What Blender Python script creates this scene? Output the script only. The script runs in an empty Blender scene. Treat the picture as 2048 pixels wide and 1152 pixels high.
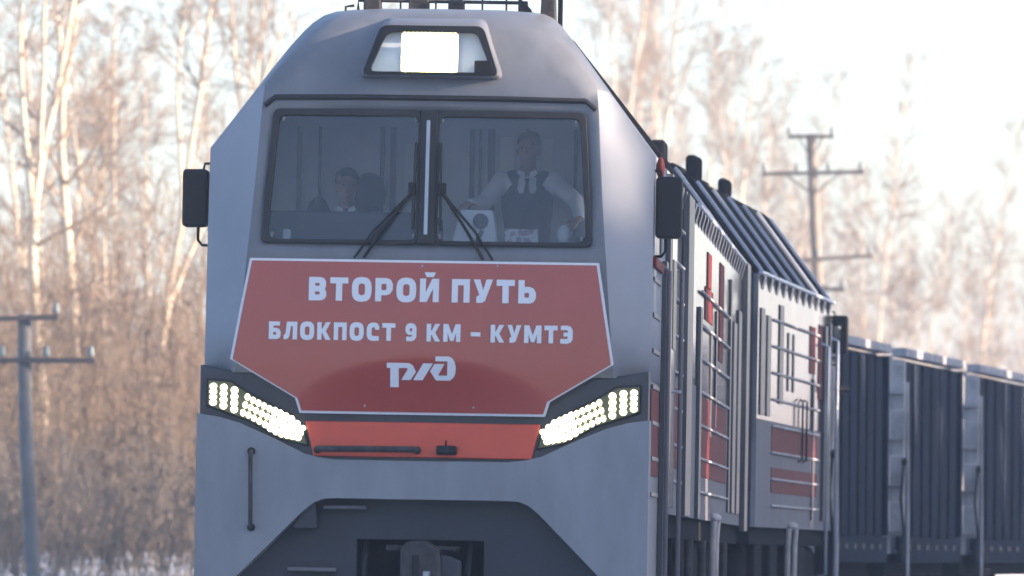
import bpy, bmesh, math, random
import numpy as np
from mathutils import Vector, Matrix

R = math.radians
scene = bpy.context.scene
col = scene.collection

# ------------------------------------------------------------------ camera
cam = bpy.data.cameras.new('camera')
cam.lens = 260.0; cam.sensor_width = 36.0; cam.clip_start = 0.5; cam.clip_end = 6000
cam.dof.use_dof = True; cam.dof.focus_distance = 56.0; cam.dof.aperture_fstop = 3.9
cam_o = bpy.data.objects.new('camera', cam); col.objects.link(cam_o)
cam_o.location = (0, 0, 1.1)
cam_o.rotation_euler = (R(90 + 2.145), 0, 0)
scene.camera = cam_o

# ------------------------------------------------------------------ sky, sun, exposure
SUN_EL, SUN_AZ = 14.0, 103.0            # azimuth clockwise from the view direction (+Y): from the right
world = bpy.data.worlds.new('World'); scene.world = world; world.use_nodes = True
wn = world.node_tree.nodes; wl = world.node_tree.links
bg = wn.get('Background') or wn.new('ShaderNodeBackground')
sky = wn.new('ShaderNodeTexSky'); sky.sky_type = 'NISHITA'; sky.sun_disc = False
sky.sun_elevation = R(SUN_EL); sky.sun_rotation = R(SUN_AZ)
sky.air_density = 1.0; sky.dust_density = 2.0; sky.ozone_density = 2.0
wl.new(sky.outputs[0], bg.inputs['Color']); bg.inputs['Strength'].default_value = 0.15
sv = Vector((math.sin(R(SUN_AZ)) * math.cos(R(SUN_EL)), math.cos(R(SUN_AZ)) * math.cos(R(SUN_EL)), math.sin(R(SUN_EL))))
sun = bpy.data.lights.new('sun', 'SUN'); sun.energy = 5.0; sun.angle = R(0.53); sun.color = (1.0, 0.79, 0.56)
sun_o = bpy.data.objects.new('sun', sun); col.objects.link(sun_o)
sun_o.rotation_euler = (-sv).to_track_quat('-Z', 'Y').to_euler(); sun_o.location = (60, 20, 40)
vs = scene.view_settings
vs.view_transform = 'Standard'; vs.look = 'None'; vs.gamma = 1.0; vs.exposure = 1.70
vs.use_white_balance = True; vs.white_balance_temperature = 6100; vs.white_balance_tint = 16
vs.use_curve_mapping = False

# ------------------------------------------------------------------ materials
MATS = {}
def mat(name, color, rough=0.5, metal=0.0, var=0.0, scale=4.0, bump=0.0, bscale=40.0, spec=0.5, coat=0.0,
        emit=None, estr=0.0, color2=None, stretch=(1, 1, 1), dust=None, vlo=0.35, vhi=0.65):
    if name in MATS: return MATS[name]
    m = bpy.data.materials.new(name); m.use_nodes = True
    nt = m.node_tree; p = nt.nodes['Principled BSDF']
    p.inputs['Base Color'].default_value = (*color, 1); p.inputs['Roughness'].default_value = rough
    p.inputs['Metallic'].default_value = metal; p.inputs['Specular IOR Level'].default_value = spec
    p.inputs['Coat Weight'].default_value = coat; p.inputs['Coat Roughness'].default_value = 0.08
    if emit:
        p.inputs['Emission Color'].default_value = (*emit, 1); p.inputs['Emission Strength'].default_value = estr
    if var > 0 or color2 or bump > 0:
        tc = nt.nodes.new('ShaderNodeTexCoord'); mp = nt.nodes.new('ShaderNodeMapping')
        mp.inputs['Scale'].default_value = stretch
        nt.links.new(tc.outputs['Object'], mp.inputs['Vector'])
    if var > 0 or color2:
        n = nt.nodes.new('ShaderNodeTexNoise'); n.inputs['Scale'].default_value = scale
        n.inputs['Detail'].default_value = 6; n.inputs['Roughness'].default_value = 0.62
        nt.links.new(mp.outputs[0], n.inputs['Vector'])
        r = nt.nodes.new('ShaderNodeValToRGB')
        c2 = color2 or tuple(c * (1 - var) for c in color)
        c1 = color if color2 else tuple(min(1, c * (1 + var)) for c in color)
        r.color_ramp.elements[0].position = vlo; r.color_ramp.elements[1].position = vhi
        r.color_ramp.elements[0].color = (*c2, 1); r.color_ramp.elements[1].color = (*c1, 1)
        nt.links.new(n.outputs['Fac'], r.inputs[0]); nt.links.new(r.outputs[0], p.inputs['Base Color'])
        mr = nt.nodes.new('ShaderNodeMapRange'); mr.inputs['To Min'].default_value = rough * 0.8
        mr.inputs['To Max'].default_value = min(1, rough * 1.25)
        nt.links.new(n.outputs['Fac'], mr.inputs['Value']); nt.links.new(mr.outputs[0], p.inputs['Roughness'])
    if bump > 0:
        b = nt.nodes.new('ShaderNodeBump'); b.inputs['Strength'].default_value = bump; b.inputs['Distance'].default_value = 0.02
        n2 = nt.nodes.new('ShaderNodeTexNoise'); n2.inputs['Scale'].default_value = bscale; n2.inputs['Detail'].default_value = 4
        nt.links.new(mp.outputs[0], n2.inputs['Vector'])
        nt.links.new(n2.outputs['Fac'], b.inputs['Height']); nt.links.new(b.outputs[0], p.inputs['Normal'])
    MATS[name] = m
    return m

def glass_mat(name, tint, refl, haze):
    m = bpy.data.materials.new(name); m.use_nodes = True
    nt = m.node_tree; nt.nodes.remove(nt.nodes['Principled BSDF']); out = nt.nodes['Material Output']
    tr = nt.nodes.new('ShaderNodeBsdfTransparent'); tr.inputs[0].default_value = (*tint, 1)
    gl = nt.nodes.new('ShaderNodeBsdfGlossy'); gl.inputs['Roughness'].default_value = 0.03
    df = nt.nodes.new('ShaderNodeBsdfDiffuse'); df.inputs[0].default_value = (0.45, 0.47, 0.55, 1)
    fr = nt.nodes.new('ShaderNodeFresnel'); fr.inputs['IOR'].default_value = refl
    m1 = nt.nodes.new('ShaderNodeMixShader'); m2 = nt.nodes.new('ShaderNodeMixShader')
    m1.inputs[0].default_value = haze
    nt.links.new(tr.outputs[0], m1.inputs[1]); nt.links.new(df.outputs[0], m1.inputs[2])
    nt.links.new(fr.outputs[0], m2.inputs[0]); nt.links.new(m1.outputs[0], m2.inputs[1]); nt.links.new(gl.outputs[0], m2.inputs[2])
    nt.links.new(m2.outputs[0], out.inputs[0])
    MATS[name] = m
    return m

FACET  = mat('cab corner grey', (0.255, 0.270, 0.300), 0.75, var=0.06, scale=1.6, spec=0.15)  # lighter grey than the cab front
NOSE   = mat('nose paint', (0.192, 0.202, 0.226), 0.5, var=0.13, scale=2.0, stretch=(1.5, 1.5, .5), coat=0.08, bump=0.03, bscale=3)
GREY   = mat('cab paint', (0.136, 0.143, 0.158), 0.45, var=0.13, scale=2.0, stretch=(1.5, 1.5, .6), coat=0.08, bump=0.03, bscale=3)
GREYD  = mat('apron paint', (0.027, 0.031, 0.042), 0.6, var=0.2, scale=3)
BAND   = mat('headlight surround', (0.036, 0.039, 0.050), 0.38, var=0.12, scale=3)
ROOF   = mat('roof paint', (0.017, 0.019, 0.024), 0.9, var=0.25, scale=2.5, spec=0.0)
GUTTER = mat('gutter paint', (0.42, 0.45, 0.52), 0.25, var=0.1)
SIDE   = mat('side paint with reflections', (0.30, 0.305, 0.32), 0.09, color2=(0.13, 0.13, 0.145), scale=1.3, stretch=(1, 2.6, 0.35), spec=0.8, coat=1.0, vlo=0.40, vhi=0.56)  # stretched light and dark streaks stand in for streaky reflections
SIDED  = mat('side dark paint', (0.05, 0.055, 0.068), 0.3, var=0.2)
SIDEL  = mat('side dull grey', (0.17, 0.165, 0.18), 0.6, color2=(0.10, 0.095, 0.105), scale=1.4, stretch=(1, 3, 0.35), spec=0.3)  # matt grime grey; its darkness on the lower sides stands in for a reflection
SIDER  = mat('side red paint', (0.16, 0.019, 0.017), 0.6, spec=0.2, color2=(0.09, 0.012, 0.012), scale=1.5, stretch=(1, 3, 0.4))
REDP   = mat('nose red paint', (0.56, 0.060, 0.026), 0.4, var=0.06, coat=0.2)
BLACK  = mat('black plastic', (0.008, 0.0085, 0.010), 0.5, var=0.2, spec=0.3)
RUBBER = mat('rubber', (0.011, 0.011, 0.013), 0.6)
STEEL  = mat('steel', (0.32, 0.33, 0.36), 0.32, metal=0.9, var=0.1)
IRON   = mat('dirty iron', (0.050, 0.047, 0.049), 0.75, spec=0.2, var=0.35, scale=9, bump=0.3)
IRON2  = mat('running gear', (0.020, 0.020, 0.023), 0.9, spec=0.05, var=0.35, scale=6, bump=0.2)
MIRROR = mat('mirror glass', (0.6, 0.62, 0.62), 0.06, metal=1.0)
BAN    = mat('banner vinyl', (0.31, 0.028, 0.012), 0.30, var=0.05, scale=1.2, coat=0.8, bump=0.05, bscale=5)
BAN.node_tree.nodes['Principled BSDF'].inputs['Coat Roughness'].default_value = 0.22
WHITE  = mat('white vinyl', (0.62, 0.62, 0.64), 0.35)
LED    = mat('led', (0.9, 0.9, 0.8), 0.3, emit=(1.0, 0.97, 0.55), estr=2.2)
LEDTOP = mat('led spotlight', (0.9, 0.9, 0.8), 0.3, emit=(1.0, 0.94, 0.52), estr=8.0)
LEDHALO = mat('led halo', (0.8, 0.8, 0.5), 0.4, emit=(1.0, 0.93, 0.25), estr=0.8)  # yellow emission imitating the halo round the lit panel
REFLEC = mat('lamp reflector', (0.62, 0.66, 0.70), 0.6, var=0.05)
GLASS  = glass_mat('windscreen glass', (0.88, 0.90, 0.93), 1.45, 0.025)
WALLIN = mat('cab lining', (0.70, 0.71, 0.73), 0.7, var=0.06)
WALLST = mat('cab lining strip', (0.12, 0.12, 0.14), 0.7)
DESK   = mat('desk', (0.045, 0.05, 0.065), 0.55, var=0.1)
CONS   = mat('console', (0.80, 0.80, 0.77), 0.5)
PAPER  = mat('paper', (0.72, 0.68, 0.66), 0.8, color2=(0.40, 0.28, 0.30), scale=26, vlo=0.47, vhi=0.53)
SEAT   = mat('seat fabric', (0.022, 0.024, 0.034), 0.85)
SKIN   = mat('skin', (0.34, 0.19, 0.14), 0.6, var=0.06, scale=9)
HAIR   = mat('hair', (0.022, 0.016, 0.013), 0.6)
SHIRT  = mat('shirt', (0.85, 0.86, 0.90), 0.8)
NAVY   = mat('navy cloth', (0.020, 0.024, 0.042), 0.85)
WAGON  = mat('wagon paint', (0.020, 0.026, 0.041), 0.85, spec=0.05, var=0.3, scale=1.4, bump=0.08, bscale=3)
WAGONL = mat('wagon light paint', (0.50, 0.465, 0.45), 0.8, color2=(0.27, 0.25, 0.245), spec=0.2, scale=2.2)
CHORD  = mat('wagon chord', (0.40, 0.395, 0.40), 0.8, color2=(0.25, 0.245, 0.255), scale=3.0)
WOOD   = mat('pole wood', (0.27, 0.225, 0.18), 0.85, color2=(0.15, 0.135, 0.12), scale=3, stretch=(6, 6, 0.5), bump=0.4, bscale=20)
CONC   = mat('pole concrete', (0.155, 0.155, 0.152), 0.85, color2=(0.095, 0.095, 0.093), scale=2.5, bump=0.2)
ARM    = mat('crossarm steel', (0.055, 0.050, 0.048), 0.6, var=0.25)
INSUL  = mat('insulator glass', (0.16, 0.19, 0.19), 0.5)
BIRCH  = mat('birch bark', (0.54, 0.45, 0.33), 0.85, color2=(0.15, 0.115, 0.09), scale=2.2, stretch=(1.2, 1.2, 2.5), vlo=0.33, vhi=0.44)
TWIG   = mat('birch twigs', (0.29, 0.22, 0.16), 0.85, color2=(0.18, 0.13, 0.095), scale=0.6)
BRUSH  = mat('thicket twigs', (0.27, 0.195, 0.13), 0.9, color2=(0.125, 0.088, 0.062), scale=0.35, vlo=0.38, vhi=0.62)
GRASS  = mat('dry grass', (0.19, 0.155, 0.125), 0.9, color2=(0.10, 0.084, 0.07), scale=0.6)
NEEDLE = mat('spruce needles', (0.035, 0.055, 0.03), 0.9, var=0.3, scale=1)
SNOW   = mat('snow', (0.55, 0.55, 0.57), 0.8, color2=(0.20, 0.175, 0.15), scale=0.55, bump=0.5, bscale=2.5, vlo=0.30, vhi=0.46)
GRAVEL = mat('ballast', (0.22, 0.21, 0.20), 0.9, color2=(0.60, 0.60, 0.62), scale=3, bump=0.8, bscale=14)
RAIL   = mat('rail steel', (0.20, 0.15, 0.12), 0.5, metal=0.5, var=0.3)

OLIVE  = mat('lamp reflector plate', (0.10, 0.10, 0.055), 0.4, metal=0.3)  # olive colour stands in for LED glow on the chrome housing
# ------------------------------------------------------------------ mesh helpers
def finish(o, label=None, cat=None, group=None, kind=None):
    if label: o['label'] = label
    if cat: o['category'] = cat
    if group: o['group'] = group
    if kind: o['kind'] = kind
    return o

def thing(name, label, cat, mtx, group=None):
    o = bpy.data.objects.new(name, None); col.objects.link(o); o.matrix_world = mtx
    o.empty_display_size = 0.3
    return finish(o, label, cat, group)

def mesh_obj(name, me, m, parent=None, smooth=None, bevel=0.0, seg=2):
    if m is not None and not me.materials: me.materials.append(m)
    if smooth is not None:
        me.polygons.foreach_set('use_smooth', [True] * len(me.polygons))
        me.set_sharp_from_angle(angle=R(smooth))
    o = bpy.data.objects.new(name, me); col.objects.link(o)
    if parent: o.parent = parent
    if bevel > 0:
        b = o.modifiers.new('bevel', 'BEVEL'); b.width = bevel; b.segments = seg; b.limit_method = 'ANGLE'; b.angle_limit = R(35)
    return o

class MB:
    def __init__(s): s.v = []; s.f = []
    def quad(s, *p):
        k = len(s.v); s.v += [tuple(q) for q in p]; s.f.append(tuple(range(k, k + len(p)))); return s
    def box(s, x0, x1, y0, y1, z0, z1):
        k = len(s.v)
        s.v += [(x0,y0,z0),(x1,y0,z0),(x1,y1,z0),(x0,y1,z0),(x0,y0,z1),(x1,y0,z1),(x1,y1,z1),(x0,y1,z1)]
        s.f += [tuple(k+i for i in q) for q in ((0,3,2,1),(4,5,6,7),(0,1,5,4),(1,2,6,5),(2,3,7,6),(3,0,4,7))]
        return s
    def bar(s, a, b, w, h, up=(0, 0, 1)):
        a, b = Vector(a), Vector(b); d = (b - a).normalized(); u = Vector(up)
        sx = d.cross(u)
        if sx.length < 1e-4: sx = d.cross(Vector((1, 0, 0)))
        sx.normalize(); uu = sx.cross(d); k = len(s.v)
        for p in (a, b):
            for i, j in ((-1,-1),(1,-1),(1,1),(-1,1)): s.v.append(tuple(p + sx*(i*w/2) + uu*(j*h/2)))
        s.f += [tuple(k+i for i in q) for q in ((0,1,2,3),(7,6,5,4),(0,4,5,1),(1,5,6,2),(2,6,7,3),(3,7,4,0))]
        return s
    def tube(s, pts, r, n=8):
        pts = [Vector(p) for p in pts]; rs = r if isinstance(r, (list, tuple)) else [r] * len(pts)
        k = len(s.v); ref = None
        for i, p in enumerate(pts):
            d = (pts[min(i+1, len(pts)-1)] - pts[max(i-1, 0)]).normalized()
            if ref is None: ref = d.orthogonal().normalized()
            e1 = (ref - d * ref.dot(d)).normalized(); ref = e1; e2 = d.cross(e1)
            for j in range(n):
                a = 2*math.pi*j/n; s.v.append(tuple(p + (e1*math.cos(a) + e2*math.sin(a)) * rs[i]))
        for i in range(len(pts)-1):
            for j in range(n):
                s.f.append((k+i*n+j, k+i*n+(j+1)%n, k+(i+1)*n+(j+1)%n, k+(i+1)*n+j))
        s.f.append(tuple(k+j for j in reversed(range(n)))); s.f.append(tuple(k+(len(pts)-1)*n+j for j in range(n)))
        return s
    def cyl(s, a, b, r, n=16): return s.tube([a, b], r, n)
    def prism(s, poly, y0, y1):          # poly in (x, z), extruded along y
        k = len(s.v); n = len(poly)
        s.v += [(p[0], y0, p[1]) for p in poly] + [(p[0], y1, p[1]) for p in poly]
        s.f.append(tuple(k+i for i in range(n))); s.f.append(tuple(k+n+i for i in reversed(range(n))))
        for i in range(n): s.f.append((k+i, k+n+i, k+n+(i+1)%n, k+(i+1)%n))
        return s
    def ball(s, c, rx, ry=None, rz=None, n=12, m=8):
        ry = ry or rx; rz = rz or rx; k = len(s.v)
        s.v.append((c[0], c[1], c[2]-rz))
        for i in range(1, m):
            t = math.pi*i/m - math.pi/2
            for j in range(n):
                a = 2*math.pi*j/n
                s.v.append((c[0]+rx*math.cos(t)*math.cos(a), c[1]+ry*math.cos(t)*math.sin(a), c[2]+rz*math.sin(t)))
        s.v.append((c[0], c[1], c[2]+rz)); e = len(s.v)-1
        for j in range(n): s.f.append((k, k+1+(j+1)%n, k+1+j)); s.f.append((e, e-n+j, e-n+(j+1)%n))
        for i in range(m-2):
            for j in range(n):
                s.f.append((k+1+i*n+j, k+1+i*n+(j+1)%n, k+1+(i+1)*n+(j+1)%n, k+1+(i+1)*n+j))
        return s
    def capsule(s, a, b, ra, rb, n=12):
        a, b = Vector(a), Vector(b); d = (b-a)
        L = d.length; d = d.normalized() if L > 1e-6 else Vector((0,0,1))
        pts, rs = [], []
        for t in (-0.98, -0.8, -0.5, 0.0): pts.append(a + d*ra*t); rs.append(ra*math.sqrt(1-t*t))
        for t in (0.0, 0.5, 0.8, 0.98): pts.append(b + d*rb*t); rs.append(rb*math.sqrt(1-t*t))
        return s.tube(pts, rs, n)
    def mesh(s, name):
        me = bpy.data.meshes.new(name); me.from_pydata(s.v, [], s.f); me.update(); return me
    def fix(s, name):
        me = s.mesh(name); bm = bmesh.new(); bm.from_mesh(me); bmesh.ops.recalc_face_normals(bm, faces=bm.faces); bm.to_mesh(me); bm.free(); return me
    def build(s, name, m, parent=None, smooth=None, bevel=0.0, seg=2):
        return mesh_obj(name, s.fix(name), m, parent, smooth, bevel, seg)

def mirror_poly(h):      # half outline listed from the centre line outwards and back; mirrored to a full polygon
    return h + [(-x, z) for x, z in reversed(h) if abs(x) > 1e-6]

def loco_matrix(x, y, yaw, roll, z=0.0):
    return Matrix.Translation((x, y, z)) @ Matrix.Rotation(R(-yaw), 4, 'Z') @ Matrix.Rotation(R(roll), 4, 'Y')

# ------------------------------------------------------------------ terrain, track bed
rng = np.random.default_rng(7)
def sm(a, b, x):
    t = np.clip((x - a) / (b - a), 0, 1); return t*t*(3-2*t)
def track_x(y):          # centre of the curved track
    y = np.asarray(y, float)
    s = np.maximum(y - 20, 0)
    return -0.653 + (y - 51) * 0.0636 + np.where(y > 62, (y - 62)**2 * 0.0019, 0) * (y < 130) + np.where(y >= 130, 68**2*0.0019 + (y-130)*2*68*0.0019, 0)
def ground_h(x, y):
    d = np.abs(x - track_x(np.clip(y, -400, 400)))
    h = -0.75 + 0.0*x
    h = h + sm(3.0, 8.0, track_x(np.clip(y, -400, 400)) - x) * sm(98, 132, y) * 1.98
    h = h + sm(60, 400, y) * 0.0
    h = h + 0.10*np.sin(x*0.9 + y*0.35) * sm(4, 8, d) + 0.07*np.sin(x*2.3 - y*1.1) * sm(4, 8, d)
    return h
def grid_mesh(name, xs, ys, fn):
    X, Y = np.meshgrid(xs, ys); Z = fn(X, Y)
    v = np.stack([X.ravel(), Y.ravel(), Z.ravel()], 1); nx, ny = len(xs), len(ys)
    i = np.arange(nx*ny).reshape(ny, nx)
    f = np.stack([i[:-1,:-1].ravel(), i[:-1,1:].ravel(), i[1:,1:].ravel(), i[1:,:-1].ravel()], 1)
    me = bpy.data.meshes.new(name); me.from_pydata(v.tolist(), [], f.tolist()); me.update(); return me
xs = np.concatenate([[-3000,-1200,-500,-250,-140,-90,-60], np.arange(-45, 50, 0.9), [55,70,90,140,250,500,1200,3000]])
ys = np.concatenate([[-3000,-1200,-500,-200,-100,-50], np.arange(-20, 90, 5), np.arange(90, 200, 1.2), np.arange(200, 320, 5), [340,400,500,800,1500,3000]])
g = mesh_obj('ground', grid_mesh('ground', xs, ys, ground_h), SNOW, smooth=180); finish(g, 'snow covered ground around the railway', None, None, 'structure')

def along(y0, y1, n, offs):       # sweep of a cross-section along the curved track
    m = MB(); ys_ = np.linspace(y0, y1, n); rows = []
    for y in ys_:
        x = float(track_x(y)); dx = float(track_x(y+0.5) - track_x(y-0.5)); t = Vector((dx, 1, 0)).normalized(); r = Vector((t.y, -t.x, 0))
        rows.append([Vector((x, y, 0)) + r*o[0] + Vector((0,0,o[1])) for o in offs])
    k = len(offs); m.v = [tuple(p) for row in rows for p in row]
    for i in range(n-1):
        for j in range(k-1): m.f.append((i*k+j, i*k+j+1, (i+1)*k+j+1, (i+1)*k+j))
    return m
o = along(-10, 130, 60, [(-3.2,-0.95),(-2.0,-0.24),(2.0,-0.24),(3.2,-0.95)]).build('track_bed', GRAVEL, smooth=30); finish(o, 'gravel track bed under the train', None, None, 'structure')
for sgn in (-1, 1):
    c = 0.76*sgn
    o = along(-10, 130, 70, [(c-0.075,-0.20),(c-0.075,-0.185),(c-0.012,-0.16),(c-0.012,-0.05),(c-0.036,-0.04),(c-0.036,0),(c+0.036,0),(c+0.036,-0.04),(c+0.012,-0.05),(c+0.012,-0.16),(c+0.075,-0.185),(c+0.075,-0.20),(c-0.075,-0.20)]).build('rail', RAIL)
    finish(o, 'steel rail under the train', None, None, 'structure')

# ------------------------------------------------------------------ leading locomotive
M1 = loco_matrix(-0.653, 51.0, 3.64, 1.0)
L1 = thing('locomotive', 'grey front locomotive with lit headlamps and red slogan board on its nose', 'locomotive', M1)

# cab shell: rows of (w, y front, window edge, front edge, side half width, y where the facet meets the side)
WB, WT = 3.317, 4.236
rows = [
 (2.41, .030, .80, 1.310, 1.55, .30), (2.80, .050, .90, 1.277, 1.55, .32), (3.24, .065, 1.10, 1.244, 1.55, .34),
 (WB, .070, 1.142, 1.235, 1.55, .35), (3.68, .115, 1.115, 1.207, 1.55, .39), (3.98, .153, 1.092, 1.187, 1.55, .42),
 (WT, .185, 1.076, 1.172, 1.357, .43), (4.33, .200, 1.06, 1.164, 1.286, .43), (4.41, .215, 1.0, 1.155, 1.226, .42),
 (4.47, .236, .95, 1.110, 1.182, .42), (4.53, .258, .85, 1.060, 1.138, .43), (4.62, .305, .78, .98, 1.072, .46), (4.71, .362, .70, .895, 1.006, .50),
 (4.81, .445, .6, .80, .932, .59), (4.885, .535, .5, .715, .872, .69), (4.945, .645, .42, .63, .808, .81),
 (4.985, .78, .33, .53, .735, .96), (5.01, .97, .25, .42, .64, 1.13), (5.03, 1.35, .15, .24, .42, 1.45)]
CABY = 2.40
def bow(u, uf): return -0.035*(1 - min(1, (u/uf))**2)
m = MB(); K = 0; rws = []; slots = []
for (w, y, uw, uf, us, ys_) in rows:
    half = [(0, y+bow(0, uf)), (uw*.5, y+bow(uw*.5, uf)), (uw, y+bow(uw, uf)), (uf, y), (us, ys_), (us, ys_+(CABY-ys_)*.35), (us, ys_+(CABY-ys_)*.8), (us, CABY)]
    full = [(-u, yy) for u, yy in reversed(half[1:])] + half
    rws.append([(u, yy, w) for u, yy in full])
k = len(rws[0]); m.v = [p for r in rws for p in r]
for i in range(len(rws)-1):
    for j in range(k-1):
        c = min(j, k-2-j)     # 0: rear ... 6: centre
        win = rows[i][0] >= WB-1e-6 and rows[i+1][0] <= WT+1e-6
        if win and c >= 5: continue                                     # windscreen opening
        if c == 1 and rows[i][0] >= WB-1e-6 and rows[i+1][0] <= 3.99: continue   # cab side window
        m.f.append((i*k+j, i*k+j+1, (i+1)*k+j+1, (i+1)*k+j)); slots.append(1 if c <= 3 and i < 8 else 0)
base = len(m.v); m.v.append((0, CABY, 5.04)); top = (len(rws)-1)*k
for j in range(k-1): m.f.append((top+j, top+j+1, base))
shell = m.build('cab_shell', GREY, L1, smooth=75)
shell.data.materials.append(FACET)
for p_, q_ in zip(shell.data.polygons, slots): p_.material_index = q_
sharp = set()
for i in range(len(rws)-1):
    for j in (3, k-4) + (((4, k-5)) if i < 8 else ()):
        if i < 8: sharp.add((i*k+j, (i+1)*k+j))
for e in shell.data.edges:
    if tuple(sorted(e.vertices)) in sharp: e.use_edge_sharp = True
sol = shell.modifiers.new('thickness', 'SOLIDIFY'); sol.thickness = 0.03; sol.offset = -1 

# windscreen: sloping plane helper
def ws(u, w, d=0.0):
    t = (w-WB)/(WT-WB); uf = 1.235+(1.172-1.235)*t
    return (u, .070 + (.185-.070)*t + bow(min(abs(u), 1.12), uf) + d, w)
def ring_part(name, m_, parent, outer, inner, d0, d1, bevel=0.006):
    mm = MB(); n = len(outer)
    for dd in (d0, d1):
        mm.v += [ws(u, w, dd) for u, w in outer]; mm.v += [ws(u, w, dd) for u, w in inner]
    for i in range(n):
        j = (i+1) % n
        mm.f += [(i, j, n+j, n+i), (2*n+i, 3*n+i, 3*n+j, 2*n+j), (i, 2*n+i, 2*n+j, j), (n+i, n+j, 3*n+j, 3*n+i)]
    return mm.build(name, m_, parent, bevel=bevel)
def rrect(pts, r, nseg=4):        # round the corners of a convex polygon
    out = []; n = len(pts)
    for i in range(n):
        p0, p, p1 = Vector(pts[i-1]), Vector(pts[i]), Vector(pts[(i+1) % n])
        a = p + (p0-p).normalized()*r; b = p + (p1-p).normalized()*r
        for q in range(nseg+1):
            t = q/nseg; out.append(tuple(a*(1-t)**2 + p*2*t*(1-t) + b*t*t))
    return out
for sgn in (-1, 1):
    ub0, ub1, ut0, ut1 = .060, 1.148, .060, 1.085
    op = [(sgn*ub0, WB-.008), (sgn*ub1, WB-.008), (sgn*ut1, WT+.012), (sgn*ut0, WT+.012)]
    ip = [(sgn*(ub0+.014), WB+.022), (sgn*(ub1-.044), WB+.022), (sgn*(ut1-.042), WT-.034), (sgn*(ut0+.014), WT-.034)]
    w_ = ring_part('windscreen_gasket', RUBBER, L1, rrect(op, .05), rrect(ip, .06), -.022, .03)
    gp = rrect([(sgn*(ub0+.008), WB+.015), (sgn*(ub1-.04), WB+.015), (sgn*(ut1-.037), WT-.027), (sgn*(ut0+.008), WT-.027)], .055)
    gm = MB(); n = len(gp)
    gm.v = [ws(u, w, 0) for u, w in gp] + [ws(u, w, .008) for u, w in gp]
    gm.f = [tuple(range(n)), tuple(reversed(range(n, 2*n)))] + [(i, n+i, n+(i+1) % n, (i+1) % n) for i in range(n)]
    gm.build('windscreen', GLASS, L1)
    # corner clips of the gasket
    for (u, w) in ((ub1-.075, WB+.05), (ut1-.07, WT-.06), (ub0+.03, WB+.05), (ut0+.03, WT-.06)):
        c = ws(sgn*u, w, -.010); MB().ball(c, .012, .005, .022, 8, 6).build('clip', GREY, L1, smooth=60)
mm = MB(); mm.v = [ws(u, w, d) for d in (-.03, .05) for u, w in ((-.062, WB-.006), (.062, WB-.006), (.062, WT+.010), (-.062, WT+.010))]
mm.f = [(0,1,2,3),(7,6,5,4),(0,4,5,1),(1,5,6,2),(2,6,7,3),(3,7,4,0)]
mul = mm.build('mullion', RUBBER, L1, bevel=.01)
MB().bar(ws(-.004, WB+.06, -.036), ws(-.004, WT-.06, -.036), .026, .016, (0,1,0)).build('trim_strip', STEEL, mul, bevel=.004)
MB().tube([ws(-1.150, 4.268, -.005), ws(-1.08, 4.328, -.010), ws(-.5, 4.334, -.012), ws(.5, 4.334, -.012), ws(1.08, 4.328, -.010), ws(1.150, 4.268, -.005)], .019, 8).build('rain_gutter', RUBBER, L1, smooth=60)

# cab side glazing (both sides)
for sgn in (-1, 1):
    MB().box(sgn*1.538-.006, sgn*1.538+.006, .90, 2.05, WB-.02, 3.985).build('side_window', GLASS, L1)

# roof spotlight
def ring(pb, pt, yb, yt, ur=.05):
    # trapezoid with cut corners, bottom half width/height, top half width/height
    (ub, wb), (ut, wt) = pb, pt
    pts = rrect([(-ub, wb), (ub, wb), (ut, wt), (-ut, wt)], ur, 4)
    return [(u, yb + (yt-yb)*(w-wb)/(wt-wb), w) for u, w in pts]
rs = [ring((.530, 4.462), (.360, 4.925), .262, .62, .03), ring((.512, 4.470), (.352, 4.902), .195, .46, .08), ring((.485, 4.482), (.356, 4.862), .135, .28, .07), ring((.444, 4.504), (.330, 4.812), .125, .225, .05), ring((.436, 4.507), (.324, 4.806), .205, .30, .05)]
mm = MB(); n = len(rs[0]); mm.v = [p for r in rs for p in r]
for i in range(len(rs)-1):
    for j in range(n): mm.f.append((i*n+j, i*n+(j+1) % n, (i+1)*n+(j+1) % n, (i+1)*n+j))
spot = mm.build('spotlight_housing', GREY, L1, smooth=40)
mm = MB(); a = ring((.476, 4.488), (.356, 4.842), .115, .235, .05); b = ring((.428, 4.512), (.312, 4.796), .115, .215, .05); c = ring((.428, 4.512), (.312, 4.796), .205, .30, .05)
mm.v = a + b + c
for i in range(2):
    for j in range(n): mm.f.append((i*n+j, i*n+(j+1) % n, (i+1)*n+(j+1) % n, (i+1)*n+j))
mm.build('bezel', BLACK, spot)
mm = MB(); bk = ring((.446, 4.50), (.337, 4.82), .195, .29, .05); mm.v = bk + [(p[0], p[1]+.02, p[2]) for p in bk]
mm.f = [tuple(range(n)), tuple(reversed(range(n, 2*n)))] + [(i, n+i, n+(i+1) % n, (i+1) % n) for i in range(n)]
mm.build('reflector', REFLEC, spot)
mm = MB(); NX, NZ = 10, 7
for i in range(NX):
    for j in range(NZ):
        x = -.190 + .360*(i+.5)/NX; z = 4.520 + .246*(j+.5)/NZ
        mm.box(x-.0165, x+.0165, .140, .170, z-.016, z+.016)
mm.build('lamp_panel', LEDTOP, spot)
mm = MB()
for i in range(13):
    x = -.200 + .380*(i+.5)/13; mm.box(x-.009, x+.009, .150, .1705, 4.768, 4.790); mm.box(x-.009, x+.009, .150, .1705, 4.504, 4.518)
for j in range(9):
    z = 4.520 + .246*(j+.5)/9; mm.box(-.206, -.192, .150, .1705, z-.010, z+.010); mm.box(.172, .186, .150, .1705, z-.010, z+.010)
mm.build('lamp_halo', LEDHALO, spot)  # added glowing teeth, the lamp's yellow halo built as shape
MB().box(-.208, .188, .1715, .195, 4.508, 4.782).build('lamp_tray', WHITE, spot)
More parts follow.
